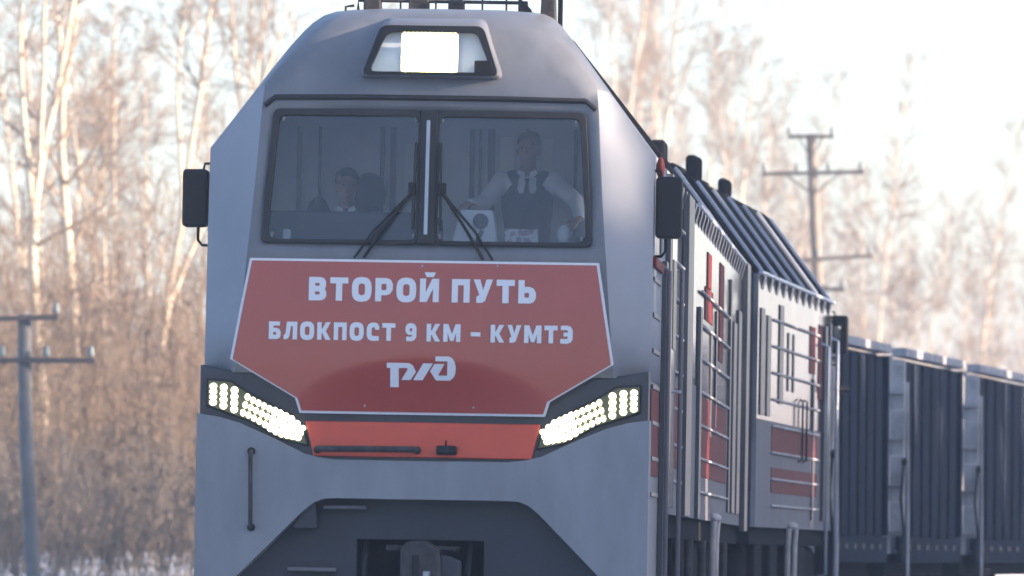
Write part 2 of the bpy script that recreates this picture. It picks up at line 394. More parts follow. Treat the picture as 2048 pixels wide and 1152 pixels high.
MB().box(.305, .425, .128, .19, 4.505, 4.597).build('junction_box', BLACK, spot, bevel=.006)

# nose: lower shell with arch, headlight surround, red panel
top_edge = [(0, 1.816), (.60, 1.818), (.70, 1.83), (.82, 1.857), (1.05, 1.965), (1.28, 2.062), (1.42, 2.10), (1.565, 2.122)]
arch = [(1.565, .55), (1.56, .75), (1.48, .79), (.84, 1.435), (.79, 1.48), (.74, 1.52), (.675, 1.545), (.60, 1.55), (0, 1.55)]
m = MB().prism(mirror_poly(top_edge + arch), .0, .30); m.build('nose_shell', NOSE, L1, bevel=.04, seg=3)
m = MB().prism(mirror_poly([(0, 1.70), (1.553, 1.70), (1.553, 2.462), (1.30, 2.415), (0, 2.415)]), .055, .30); m.build('headlight_surround', BAND, L1, bevel=.012)
MB().prism(mirror_poly([(0, 1.84), (.755, 1.84), (.815, 2.082), (0, 2.082)]), .028, .056).build('nose_panel', REDP, L1, bevel=.006)
for sgn in (-1, 1):
    MB().box(sgn*1.54-.02, sgn*1.54+.004, .301, CABY, 1.0, 2.44).build('cab_side', GREY, L1)
# headlights
for sgn in (-1, 1):
    bez = [(1.505, 2.365), (1.33, 2.352), (1.20, 2.268), (.92, 2.132), (.825, 2.045), (.785, 1.905), (.98, 1.948), (1.20, 2.068), (1.505, 2.170)]
    hl = MB().prism([(sgn*x, z) for x, z in bez], .022, .058).build('headlight', BLACK, L1, bevel=.006)
    MB().prism([(sgn*x, z) for x, z in [(1.492, 2.352), (1.335, 2.34), (1.205, 2.258), (.925, 2.122), (.835, 2.04), (.80, 1.918), (.98, 1.958), (1.195, 2.078), (1.492, 2.18)]], .018, .0215).build('reflector', OLIVE, hl)
    def topz(u): return float(np.interp(u, [.82,.92,1.20,1.33,1.50], [2.03,2.118,2.252,2.332,2.345]))
    def botz(u): return float(np.interp(u, [.80,.98,1.20,1.50], [1.932,1.968,2.088,2.188]))
    for u in (1.455, 1.383, 1.308):
        a, b = botz(u)+.006, topz(u)-.012
        q = MB()
        for t in range(4):
            z = a + (b-a)*(t+.5)/4; q.ball((sgn*u, .014, z), .025, .012, (b-a)/7.2, 10, 6)
        q.build('led_bar', LED, hl, smooth=60)
    for i in range(11):
        u = 1.232 - i*.0385
        a, b = botz(u)+.004, topz(u)-.006; q = MB(); nb = 3
        for t in range(nb):
            f = (t+.5)/nb; z = a+(b-a)*f
            q.ball((sgn*(u+.022*(f-.5)*(-2)), .014, z), .0175 if i < 5 else .0235, .012, (b-a)/(2*nb)*(.85 if i < 5 else 1.12), 10, 6)
        q.build('led_bar', LED, hl, smooth=60)
# grab rails, camera box, steps
def grab(pts, r, name='grab_rail', m_=IRON):
    g_ = MB().tube(pts, r, 10).build(name, m_, L1, smooth=60)
    for p in (pts[0], pts[-1]): MB().cyl((p[0], p[1]-.012, p[2]), (p[0], p[1]+.016, p[2]), .028, 12).build('foot', BLACK, g_, smooth=40)
    return g_
grab([(-.725, .035, 1.885), (-.725, -.035, 1.888), (-.70, -.05, 1.89), (-.06, -.05, 1.895), (-.035, -.035, 1.893), (-.035, .035, 1.890)], .023)
grab([(-1.181, .0, 1.865), (-1.181, -.05, 1.86), (-1.181, -.065, 1.83), (-1.173, -.065, 1.38), (-1.173, -.05, 1.345), (-1.173, .0, 1.34)], .015)
cb = MB().box(.10, .240, -.06, .03, 1.862, 1.925).build('nose_camera', BLACK, L1, bevel=.012)
MB().cyl((.165, -.06, 1.893), (.165, -.075, 1.893), .022, 14).build('lens', BLACK, cb)
MB().tube([(.165, -.02, 1.92), (.165, -.02, 1.962)], .007, 6).build('pin', BLACK, cb)
# apron behind the arch
m = MB().prism([(-1.5, .6), (-.457, .6), (-.457, 1.272), (.425, 1.272), (.425, .6), (1.5, .6), (1.5, 1.75), (-1.5, 1.75)], .20, .25)
ap = m.build('apron', GREYD, L1, bevel=.004)
MB().box(-.48, .45, .66, .70, .6, 1.3).box(-.48, -.458, .251, .66, .6, 1.30).box(.426, .45, .251, .66, .6, 1.30).box(-.457, .425, .251, .66, 1.273, 1.30).build('coupler_pocket', IRON2, L1)
MB().box(-.685, -.385, .08, .20, 1.478, 1.502).build('step', SIDEL, L1, bevel=.006)
MB().box(-.925, -.585, .08, .20, 1.044, 1.07).build('step', SIDEL, L1, bevel=.006)
MB().prism([(-.90, 1.34), (-.72, 1.34), (-.735, 1.52), (-.80, 1.50)], .05, .20).build('bracket', GREYD, L1, bevel=.008)
cp = MB()
cp.box(-.10, .11, .0, .66, .88, 1.22)
cp.prism([(-.13, .80), (-.13, 1.2), (-.09, 1.262), (.04, 1.268), (.13, 1.22), (.15, 1.14), (.15, .80)], -.12, .10)
cpl = cp.build('coupler', IRON, L1, bevel=.03, seg=3)
MB().prism([(.14, .80), (.14, 1.175), (.20, 1.165), (.285, 1.13), (.285, .80)], -.06, .06).build('guard_arm', GREYD, cpl, bevel=.012)
MB().box(-.045, .0, -.15, -.11, .85, 1.17).build('knuckle', IRON2, cpl, bevel=.008)
MB().box(.03, .08, -.145, -.11, .98, 1.06).build('lock', STEEL, cpl, bevel=.01)
MB().tube([(-.245, .30, 1.215), (-.12, .10, 1.215), (.22, .10, 1.215), (.245, .30, 1.215)], .018, 8).build('lift_rod', IRON, cpl, smooth=60)
MB().box(-.24, -.16, .05, .09, 1.195, 1.235).build('lift_lug', IRON, cpl, bevel=.006)
for x in (-.40, .32):
    MB().tube([(x, .34, 1.25), (x, .20, 1.10), (x, .16, .9), (x+.03, .2, .7)], .02, 8).build('brake_hose', RUBBER, L1, smooth=60)

# mirrors
def cab_mirror(parent, cx, cy, cz, w, h, sgn, name='wing_mirror', glass=False):
    pts = rrect([(cx-w/2, cz-h/2), (cx+w/2, cz-h/2), (cx+w/2, cz+h/2), (cx-w/2, cz+h/2)], .035, 4)
    mi = MB().prism(pts, cy-.07, cy+.07).build(name, BLACK, parent, bevel=.02, seg=3)
    MB().tube([(cx-sgn*.02, cy, cz-h/2+.01), (cx-sgn*.02, cy, cz-h/2-.09), (cx-sgn*.05, cy, cz-h/2-.125), (cx-sgn*.17, cy, cz-h/2-.13)], .011, 8).build('stay', BLACK, mi, smooth=60)
    MB().ball((cx-sgn*.165, cy, cz-h/2-.13), .035, .035, .045).build('pivot', BLACK, mi, smooth=60)
    MB().tube([(cx-sgn*.05, cy, cz+h/2-.01), (cx-sgn*.06, cy, cz+h/2+.04), (cx-sgn*.16, cy, cz+h/2+.045)], .010, 8).build('upper_stay', BLACK, mi, smooth=60)
    if glass: MB().prism(rrect([(cx-w*.3, cz-h*.12), (cx+w*.12, cz-h*.12), (cx+w*.12, cz+h*.22), (cx-w*.3, cz+h*.22)], .02, 3), cy-.076, cy-.072).build('glass', MIRROR, mi)
    return mi
cab_mirror(L1, -1.660, .56, 3.635, .18, .405, -1)
cab_mirror(L1, 1.652, .56, 3.615, .185, .43, 1)
# wipers
for sgn, foot in ((-1, (-.43, 3.21)), (1, (.40, 3.21))):
    piv = (sgn*.105, 3.68)
    wp = MB().tube([ws(foot[0], foot[1], -.03), ws(foot[0]*.62+piv[0]*.38, 3.40, -.05), ws(piv[0], piv[1], -.05)], .011, 8).build('wiper', BLACK, L1, smooth=60)
    MB().tube([ws(foot[0]+sgn*.065, foot[1], -.03), ws(foot[0]*.62+piv[0]*.38+sgn*.055, 3.40, -.05), ws(piv[0]+sgn*.02, piv[1]-.03, -.05)], .009, 8).build('arm', BLACK, wp, smooth=60)
    MB().bar(ws(sgn*.098, 3.42, -.04), ws(sgn*.085, 4.02, -.04), .018, .026, (0,1,0)).build('blade', RUBBER, wp, bevel=.004)
    MB().box(piv[0]-.025, piv[0]+.025, ws(0, piv[1])[1]-.06, ws(0, piv[1])[1]-.01, piv[1]-.03, piv[1]+.06).build('joint', BLACK, wp, bevel=.006)
# roof fittings of the cab
rr = MB().tube([(-.60, 1.2, 5.0), (-.60, 1.2, 5.085), (.60, 1.2, 5.08), (.60, 1.2, 5.0)], .013, 8).build('roof_rail', IRON, L1, smooth=60)
for x in (-.30, -.05, .12, .28, .45): MB().tube([(x, 1.2, 5.0), (x, 1.2, 5.20)], .007, 6).build('stanchion', IRON, rr, smooth=60)
MB().box(-.56, -.44, 1.15, 1.32, 4.98, 5.30).build('horn_box', IRON, L1, bevel=.01)
MB().box(-.24, -.10, 1.15, 1.30, 5.0, 5.10).build('roof_box', IRON, L1, bevel=.01)
MB().box(.04, .15, 1.15, 1.30, 5.0, 5.095).build('roof_box', IRON, L1, bevel=.01)
MB().tube([(-.68, 1.1, 4.93), (-.68, 1.1, 5.03), (-.62, 1.1, 5.04)], .010, 6).build('roof_hook', IRON, L1, smooth=60)
MB().prism([(.54, 4.97), (.66, 4.95), (.63, 5.03), (.57, 5.09), (.54, 5.12)], 1.1, 1.16).build('roof_bracket', IRON, L1)
MB().prism([(.70, 4.88), (.815, 4.84), (.795, 5.30), (.715, 5.30)], 1.0, 1.2).build('antenna', IRON, L1, bevel=.01)
MB().box(.815, .845, 1.2, 1.3, 4.80, 5.30).build('antenna_post', IRON2, L1)

# cab interior
MB().box(-1.53, 1.53, .65, 2.36, 2.40, 2.45).build('cab_floor', WALLST, L1)
bw = MB().prism(mirror_poly([(0, 2.46), (1.52, 2.46), (1.51, 3.95), (.84, 4.83), (0, 4.96)]), 2.30, 2.36).build('cab_bulkhead', WALLIN, L1)
for x, w_ in ((-.50, .03), (-.42, .04), (.15, .035), (.21, .02), (.29, .05), (.55, .03), (.90, .025), (-1.10, .03), (-.95, .02)):
    MB().box(x-w_/2, x+w_/2, 2.275, 2.30, 2.9, 4.25).build('panel_strip', WALLST, bw)
MB().box(-.335, -.255, 2.268, 2.2999, 3.80, 4.13).build('notice', CONS, bw)
MB().box(.355, .455, 2.268, 2.2999, 3.88, 4.19).build('notice', CONS, bw)
MB().box(.665, .735, 2.268, 2.2999, 3.9, 4.18).build('notice', CONS, bw)
dk = MB().prism([(-1.40, 2.46), (.02, 2.46), (.02, 3.54), (-.04, 3.575), (-1.34, 3.575), (-1.40, 3.54)], .92, 1.36).build('control_desk', DESK, L1, bevel=.02)
MB().box(.02, 1.40, .80, 1.30, 2.46, 3.30).build('control_desk', DESK, L1, bevel=.02)
cn = MB().prism([(.12, 3.301), (.46, 3.301), (.42, 3.585), (.19, 3.585)], .62, .86).build('console', CONS, L1, bevel=.015)
MB().cyl((.335, .625, 3.505), (.335, .60, 3.505), .055, 20).build('gauge', DESK, cn, smooth=40)
MB().bar((.345, .61, 3.44), (.30, .60, 3.33), .03, .02, (0,1,0)).build('lever', DESK, cn)
MB().box(.50, .735, .66, .665, 3.301, 3.455).build('document', PAPER, L1)
MB().ball((-1.12, .55, 3.39), .055, .04, .05).build('desk_lamp', DESK, L1, smooth=60)
MB().box(-1.05, -.99, .55, .62, 3.30, 3.43).build('flask', CONS, L1, bevel=.015)
MB().box(-1.2, -.9, .45, .8, 3.26, 3.30).build('shelf', DESK, L1)
MB().ball((.915, .68, 3.42), .05, .04, .068).build('white_oval', CONS, L1, smooth=60)  # small white oval by the controls, of no settled kind
MB().box(1.0, 1.10, .55, .65, 3.301, 3.40).build('radio', BLACK, L1, bevel=.015)
MB().box(.85, 1.2, .45, .8, 3.27, 3.30).build('shelf', DESK, L1)
st = MB().box(-.96, -.46, 1.85, 2.30, 2.88, 3.0).box(-.92, -.50, 2.18, 2.28, 3.0, 3.58).build('driver_seat', SEAT, L1, bevel=.04, seg=3)
MB().ball((-.585, 2.2, 3.76), .13, .06, .155).build('headrest', SEAT, st, smooth=60)
MB().box(-.74, -.68, 2.0, 2.1, 2.45, 2.88).build('pedestal', SEAT, st)
MB().ball((-.93, 2.0, 3.60), .085, .07, .13).build('armrest', SEAT, st, smooth=60)

# body behind the cab
PROF = [(1.556, 3.986), (.874, 4.892), (.80, 4.952), (.66, 5.00), (.40, 5.035), (0, 5.05)]
def loco_body(P, y0, y1, rib0, bays, posts, reds, gutter=True, eave_pitch=.62, rib_pitch=.62):
    MB().box(-1.555, -1.51, y0, y1, 1.50, 3.98).build('side_wall', SIDE, P)
    MB().box(1.51, 1.555, y0, y1, 1.50, 3.98).build('side_wall', SIDE, P)
    for yy in (y0, y1-.05): MB().prism(mirror_poly([(0, 1.5), (1.509, 1.5), (1.509, 3.97), (.85, 4.84), (0, 4.98)]), yy, yy+.05).build('end_wall', SIDED, P)
    full = [(-u, w) for u, w in PROF[:-1]] + [PROF[-1]] + [(u, w) for u, w in reversed(PROF[:-1])]
    m_ = MB(); n_ = len(full)
    m_.v = [(u, y0, w) for u, w in full] + [(u, y1, w) for u, w in full]
    m_.f = [(i, i+1, n_+i+1, n_+i) for i in range(n_-1)]
    rf = m_.build('roof', ROOF, P, smooth=25)
    s_ = rf.modifiers.new('thickness', 'SOLIDIFY'); s_.thickness = .04; s_.offset = -1
    y = y0 + rib0
    ys0 = y0 if y0 < 1 else y0 + 5.5
    while y < y1-.15:                                   # ribs across the roof slope
        for sgn in (-1, 1):
            MB().bar((sgn*1.545, y, 4.012), (sgn*.890, y, 4.883), .05, .03, (0,1,0)).build('roof_rib', GUTTER, rf, bevel=.008)
        y += rib_pitch
    if gutter:
        for sgn in (-1, 1):
            MB().tube([(sgn*1.575, ys0, 3.99), (sgn*1.575, y1, 3.99)], .022, 8).build('gutter', GUTTER, rf, smooth=60)
    y = y0 + .3
    while y < y1-.2:                                    # brackets under the eave
        MB().prism([(1.5555, 3.83), (1.585, 3.94), (1.585, 3.965), (1.5555, 3.965)], y, y+.22).build('eave_bracket', SIDED, rf); y += eave_pitch
    MB().box(1.5552, 1.5562, y0, y1, 1.50, 2.56).build('dull_reflection_sheet', SIDEL, P)  # thin sheet of matt grime with the dark reflection put into its colour
    for (a, b, w0, w1, mt, d) in posts:
        MB().box(1.556, 1.556+d, a, b, w0, w1).build('side_post', mt, P, bevel=.006)
    for (a, b, w0, w1, mt, d) in reds:
        MB().box(1.5565, 1.5565+d, a, b, w0, w1).build('side_panel', mt, P)
    for (a, b, w0, w1, pitch) in bays:
        w = w0
        while w < w1:
            MB().bar((1.572, a, w), (1.572, b, w), .024, .022).build('side_rib', WAGONL, P, bevel=.005); w += pitch
    MB().box(-1.50, 1.50, y0, y1, 1.33, 1.499).build('underframe', IRON2, P)
def bogie(P, yc, n=3):
    b = MB().box(-1.15, -.99, yc-2.3, yc+2.3, .55, .95).box(.99, 1.15, yc-2.3, yc+2.3, .55, .95).box(-.99, .99, yc-.2, yc+.2, .6, .9).build('bogie', IRON2, P, bevel=.03)
    for i in range(n):
        y = yc + (i-(n-1)/2)*1.75
        for s in (-1, 1):
            MB().cyl((s*.72, y, .525), (s*.85, y, .525), .52, 28).build('wheel', RAIL, b, smooth=40)
            MB().box(s*1.07-.10, s*1.07+.10, y-.16, y+.16, .38, .68).build('axle_box', IRON, b, bevel=.03)
            MB().cyl((s*1.10, y+.4, .80), (s*1.10, y+.4, 1.30), .09, 12).build('spring', IRON, b, smooth=40)
        MB().cyl((-.8, y, .525), (.8, y, .525), .09, 10).build('axle', IRON2, b)
    return b
loco_body(L1, CABY+.01, 20.2, 16.8,
    bays=[(2.6, 5.2, 1.75, 3.75, .27), (8.9, 15.4, 1.72, 3.5, .27)],
    posts=[(5.3, 6.3, 1.5, 3.95, SIDED, .05), (16.6, 17.4, 1.6, 3.35, SIDED, .02), (17.9, 18.7, 1.6, 3.5, SIDED, .02), (19.3, 20.15, 1.45, 4.0, SIDED, .05), (8.4, 8.8, 1.5, 3.2, SIDED, .03), (2.5, 2.75, 1.5, 3.9, SIDED, .03), (6.6, 6.9, 1.5, 3.8, SIDED, .015), (11.2, 11.5, 2.2, 3.1, SIDED, .012), (12.4, 12.6, 2.3, 3.3, SIDED, .012), (15.7, 16.0, 1.6, 3.7, SIDED, .02)],
    reds=[(9.0, 15.3, 1.85, 2.50, SIDER, .006), (2.8, 5.1, 1.85, 2.45, SIDER, .006), (13.2, 14.2, 2.9, 3.75, SIDER, .006), (9.9, 11.6, 3.15, 3.42, SIDER, .006), (10.3, 11.2, 3.43, 3.72, SIDER, .006), (6.9, 7.6, 2.6, 3.3, SIDE, .02)])
for y, z0, z1 in ((1.8, .9, 3.25), (4.0, .95, 3.35)):
    MB().tube([(1.56, y, z1), (1.61, y, z1-.03), (1.61, y, z0+.03), (1.56, y, z0)], .018, 8).build('door_rail', SIDEL, L1, smooth=60)
dr = MB().box(1.5655, 1.59, 2.75, 3.55, 1.55, 3.6).build('side_door', SIDE, L1, bevel=.01)
MB().box(1.5905, 1.597, 2.9, 3.4, 2.7, 3.35).build('window', SIDED, dr)
MB().tube([(1.59, 3.45, 2.4), (1.63, 3.45, 2.4), (1.63, 3.35, 2.4)], .012, 6).build('handle', STEEL, dr)
def sand_filler(P, y):
    c = MB().ball((1.575, y, 1.525), .06, .28, .045, 14, 8).build('sand_filler', WAGONL, P, smooth=60)
    for dy in (-.45, .35): MB().tube([(1.585, y+dy, 1.50), (1.575, y+dy, 1.35), (1.57, y+dy, .65)], .03, 8).build('pipe', WAGONL, c, smooth=60)
sand_filler(L1, 12.4)
for y in (3.5, 7.4, 9.0, 14.8, 16.5): MB().box(1.30, 1.50, y, y+.9, 1.0, 1.329).build('equipment_box', IRON2 if y < 14 else IRON, L1, bevel=.02)
for y in (5.6, 8.0, 10.8, 15.9): MB().tube([(1.53, y, 1.33), (1.53, y, .7)], .035, 8).build('pipe', IRON, L1, smooth=60)
bogie(L1, 5.2); bogie(L1, 15.6)
MB().box(.70, .84, 18.3, 18.9, 4.85, 5.10).build('roof_vent', ROOF, L1, bevel=.03)
MB().box(.2, .6, 6, 10, 5.0, 5.18).build('roof_hatch', ROOF, L1, bevel=.03)
for z in np.arange(1.62, 3.2, .25): MB().bar((1.553, .55, z), (1.553, 1.62, z), .02, .03).build('side_rib', SIDED, L1, bevel=.004)
MB().box(1.545, 1.556, .45, 1.65, 1.75, 2.35).build('side_panel', SIDER, L1)
MB().box(1.545, 1.575, .45, 1.75, 3.20, 3.27).build('side_moulding', SIDER, L1, bevel=.006)
MB().box(1.545, 1.585, 1.95, 2.25, 1.0, 3.30).build('side_post', SIDED, L1, bevel=.006)
# red hood lamp behind the right mirror
MB().ball((1.58, .75, 3.90), .03, .05, .08).build('marker_lamp', SIDER, L1, smooth=60)

# ------------------------------------------------------------------ second locomotive section
M2 = loco_matrix(0.80, 72.4, 7.19, 1.0)
L2 = thing('locomotive', 'second locomotive section with ribbed roof slope, coupled behind the grey cab unit', 'locomotive', M2)
loco_body(L2, 0.0, 8.7, .35,
    bays=[(1.55, 7.1, 1.72, 3.6, .265)],
    posts=[(.25, .65, 2.6, 3.65, SIDED, .012), (.95, 1.35, 2.6, 3.6, SIDED, .012), (2.3, 2.75, 2.75, 3.75, SIDED, .012), (3.3, 3.45, 2.9, 3.5, SIDED, .01), (3.9, 4.05, 2.9, 3.5, SIDED, .01), (6.3, 6.45, 1.6, 3.1, SIDED, .02), (7.5, 7.75, 1.6, 3.7, SIDED, .04), (8.1, 8.3, 1.6, 3.75, SIDED, .04)],
    reds=[(1.6, 7.0, 1.85, 2.10, SIDER, .006), (1.6, 7.0, 2.25, 2.52, SIDER, .006), (5.9, 6.6, 3.15, 3.65, SIDER, .006), (7.0, 7.45, 2.9, 3.7, SIDER, .006), (7.8, 8.05, 1.7, 3.7, SIDER, .006)], eave_pitch=.78, rib_pitch=1.6)
for y, h, w_ in ((1.3, 5.20, .12), (4.6, 5.14, .10)):
    MB().box(.68, .68+w_, y, y+.55, 4.95, h).build('roof_vent', ROOF, L2, bevel=.04)
MB().box(.1, .70, .2, 1.2, 4.95, 5.06).box(.1, .64, 2.2, 4.2, 4.95, 5.07).build('roof_hatch', ROOF, L2, bevel=.03)
sand_filler(L2, 3.9)
for y in (4.7, 5.2): MB().tube([(1.565, y, 2.85), (1.60, y, 2.83), (1.60, y, 2.22), (1.555, y, 2.2)], .011, 8).build('grab_rail', BLACK, L2, smooth=60)
for y, z0, z1 in ((7.3, 1.0, 3.5), (8.5, .9, 3.6)): MB().tube([(1.56, y, z1), (1.64, y, z1-.03), (1.64, y, z0+.03), (1.56, y, z0)], .022, 8).build('door_rail', STEEL, L2, smooth=60)
for y in (.6, 2.3, 5.6): MB().box(1.30, 1.50, y, y+.8, .95, 1.329).build('equipment_box', IRON2, L2, bevel=.02)
bogie(L2, 4.4)
cab_mirror(L2, 1.60, 9.2, 3.66, .19, .42, 1, glass=True)
MB().bar((1.50, 8.72, 3.3), (1.55, 9.2, 3.4), .04, .04).build('mirror_bracket', BLACK, L2)
MB().box(1.40, 1.62, 8.71, 8.9, 1.0, 1.5).build('end_step', IRON2, L2, bevel=.02)
MB().tube([(1.60, 8.75, 3.05), (1.75, 8.8, 3.05)], .035, 8).build('horn', BLACK, L2, smooth=60)

for P_, a_, b_ in ((L1, 7.9, 12.9), (L2, .3, 1.9), (L2, 6.9, 8.4)): MB().box(-1.42, 1.42, a_, b_, .35, 1.328).build('tank', IRON2, P_, bevel=.06)
# ------------------------------------------------------------------ banner
def bulge(u, w):
    # vinyl sheet slightly bellied: leans back above, rolls under in the lower middle
    top = max(0, (w-2.42)/.78)
    return -.030 + .052*top**1.6 + .085*max(0.0, 1-(u/1.0)**2-((w-1.98)/.56)**2)**1.5
BP = [(-1.335, 2.498), (-.88, 2.236), (-.848, 2.134), (.848, 2.134), (.88, 2.236), (1.315, 2.50), (1.20, 3.20), (-1.215, 3.20)]
ban = thing('banner', 'red slogan board with white Cyrillic lettering mounted below the cab windscreen', 'banner', M1 @ Matrix.Translation((0, -.03, 0)))
def inside_span(w):                    # left and right limits of the board at height w
    xs_ = []
    for i in range(len(BP)):
        (x0, z0), (x1, z1) = BP[i], BP[(i+1) % len(BP)]
        if z0 != z1 and min(z0, z1) <= w <= max(z0, z1): xs_.append(x0+(x1-x0)*(w-z0)/(z1-z0))
    return min(xs_), max(xs_)
def sheet(name, m_, inset, y0, y1, parent):
    zs = sorted(set(list(np.linspace(2.134+inset, 3.20-inset, 38)) + [2.236, 2.499])); NU = 48; mm_ = MB()
    for lay in (y0, y1):
        for z in zs:
            a, b = inside_span(min(max(z, 2.1341), 3.1999))
            a += inset*1.1; b -= inset*1.1
            for i in range(NU+1):
                u = a+(b-a)*i/NU; mm_.v.append((u, bulge(u, z)+lay, z))
    n_ = len(zs); kk = NU+1
    for i in range(n_-1):
        for j in range(NU):
            q = (i*kk+j, i*kk+j+1, (i+1)*kk+j+1, (i+1)*kk+j)
            mm_.f.append(q); mm_.f.append(tuple(n_*kk+x for x in reversed(q)))
    bd = [i for i in range(kk)] + [i*kk+NU for i in range(1, n_)] + [(n_-1)*kk+j for j in range(NU-1, -1, -1)] + [i*kk for i in range(n_-2, 0, -1)]
    for a, b in zip(bd, bd[1:]+bd[:1]): mm_.f.append((a, n_*kk+a, n_*kk+b, b))
    return mm_.build(name, m_, parent, smooth=40)
sheet('border', WHITE, 0.0, -.004, .010, ban)
sheet('board', BAN, .017, -.010, -.0045, ban)

def rr_(x0, y0, x1, y1, r): return rrect([(x0, y0), (x1, y0), (x1, y1), (x0, y1)], r, 4)
G = {
'В': [[(0,0),(.54,0),(.70,.05),(.80,.18),(.80,.37),(.73,.50),(.78,.60),(.78,.81),(.69,.95),(.54,1),(0,1)], rr_(.28,.25,.50,.38,.05), rr_(.28,.63,.49,.75,.05)],
'Т': [[(.27,0),(.56,0),(.56,.74),(.83,.74),(.83,1),(0,1),(0,.74),(.27,.74)]],
'О': [rr_(0,-.03,.90,1.03,.42), rr_(.30,.25,.60,.75,.14)],
'Р': [[(0,0),(.28,0),(.28,.26),(.50,.26),(.69,.33),(.80,.50),(.80,.76),(.70,.93),(.52,1),(0,1)], rr_(.28,.48,.51,.75,.07)],
'И': [[(0,0),(.32,0),(.60,.57),(.60,0),(.87,0),(.87,1),(.56,1),(.27,.42),(.27,1),(0,1)]],
'П': [[(0,0),(.28,0),(.28,.74),(.54,.74),(.54,0),(.82,0),(.82,1),(0,1)]],
'У': [[(.14,0),(.40,0),(.53,.08),(.88,1),(.58,1),(.44,.53),(.30,1),(0,1),(.27,.34),(.14,.26)]],
'Ь': [[(0,0),(.52,0),(.70,.06),(.80,.22),(.80,.47),(.70,.64),(.52,.71),(.28,.71),(.28,1),(0,1)], rr_(.28,.25,.49,.46,.06)],
'Б': [[(0,0),(.50,0),(.68,.06),(.76,.2),(.76,.43),(.66,.58),(.50,.64),(.29,.64),(.29,.77),(.70,.77),(.70,1),(0,1)], rr_(.28,.24,.47,.41,.05)],
'Л': [[(0,0),(.14,0),(.30,.06),(.38,.22),(.46,.75),(.58,.75),(.58,0),(.86,0),(.86,1),(.20,1),(.12,.36),(.06,.26),(0,.25)]],
'К': [[(0,0),(.28,0),(.28,.37),(.33,.37),(.54,0),(.87,0),(.55,.50),(.85,1),(.54,1),(.33,.62),(.28,.62),(.28,1),(0,1)]],
'С': [[(.34,-.02),(.78,0),(.78,.26),(.40,.26),(.31,.33),(.31,.67),(.40,.76),(.50,.75),(.53,.62),(.80,.62),(.80,.80),(.70,.96),(.55,1.02),(.30,1.02),(.10,.92),(0,.72),(0,.28),(.10,.08)]],
'9': [[(.06,0),(.40,0),(.60,.08),(.70,.25),(.70,.78),(.60,.95),(.42,1.02),(.26,1.02),(.09,.95),(0,.78),(0,.58),(.08,.42),(.22,.36),(.42,.36),(.42,.30),(.36,.25),(.06,.25)], rr_(.27,.55,.43,.74,.06)],
'М': [[(0,0),(.28,0),(.28,.52),(.44,.05),(.66,.05),(.82,.52),(.82,0),(1.10,0),(1.10,1),(.78,1),(.55,.42),(.32,1),(0,1)]],
'–': [[(0,.33),(.62,.33),(.62,.56),(0,.56)]],
'Э': [[(0,0),(.42,-.02),(.66,.06),(.78,.25),(.78,.75),(.66,.95),(.42,1.02),(.02,1),(.02,.76),(.40,.76),(.47,.70),(.47,.62),(.20,.62),(.20,.40),(.47,.40),(.47,.32),(.40,.26),(0,.26)]],
}
G['Й'] = G['И'] + [[(.20,1.27),(.72,1.27),(.62,1.07),(.30,1.07)]]
def fill_polys(name, polys, m_, parent, off=-.014, th=.003):
    cu = bpy.data.curves.new(name, 'CURVE'); cu.dimensions = '2D'; cu.fill_mode = 'BOTH'; cu.extrude = th/2
    for p in polys:
        sp = cu.splines.new('POLY'); sp.points.add(len(p)-1); sp.use_cyclic_u = True
        for q, (x, y) in zip(sp.points, p): q.co = (x, y, 0, 1)
    tmp = bpy.data.objects.new('tmp', cu); col.objects.link(tmp); bpy.context.view_layer.update()
    me = bpy.data.meshes.new_from_object(tmp.evaluated_get(bpy.context.evaluated_depsgraph_get()))
    bpy.data.objects.remove(tmp); bpy.data.curves.remove(cu)
    for v in me.vertices:
        x, y, z = v.co; v.co = (x, bulge(x, y)+off-z, y)
    me.materials.clear(); me.update()
    return mesh_obj(name, me, m_, parent)
def lettering(text, u0, u1, w0, h, gap=.17, space=.42):
    x = 0; items = []
    for ch in text:
        if ch == ' ': x += space; continue
        wd = max(p[0] for q in G[ch] for p in q); items.append((ch, x)); x += wd + gap
    s = (u1-u0)/(x-gap)
    for ch, x0 in items:
        fill_polys('letter', [[(u0+(x0+px)*s, w0+py*h) for px, py in q] for q in G[ch]], WHITE, ban)
lettering('ВТОРОЙ ПУТЬ', -.800, .770, 2.912, .162)
lettering('БЛОКПОСТ 9 КМ – КУМТЭ', -1.070, 1.030, 2.640, .122, gap=.19, space=.46)
LG = [[(345,370),(800,370),(880,420),(940,550),(830,715),(640,715),(775,490),(760,475),(590,475),(590,865),(415,865),(415,475),(345,475)],
      [(1090,370),(1290,370),(1075,715),(885,715)],
      [(1340,225),(1620,225),(1690,265),(1735,340),(1755,430),(1750,560),(1720,640),(1640,715),(1350,715),(1230,530),(1320,380),(1525,380),(1395,615),(1580,615),(1585,325),(1340,325)]]
fill_polys('emblem', [[(-.011+(x-1050)/10.24/289.5, 2.430+(545-z)/10.24/289.5) for x, z in p] for p in LG], WHITE, ban)
for u, w in ((-.02, 3.16), (.5, 3.165), (-.4, 2.19), (.35, 2.19)):
    MB().ball((u, bulge(u, w)-.012, w), .008, .004, .008, 8, 6).build('rivet', STEEL, ban, smooth=60)

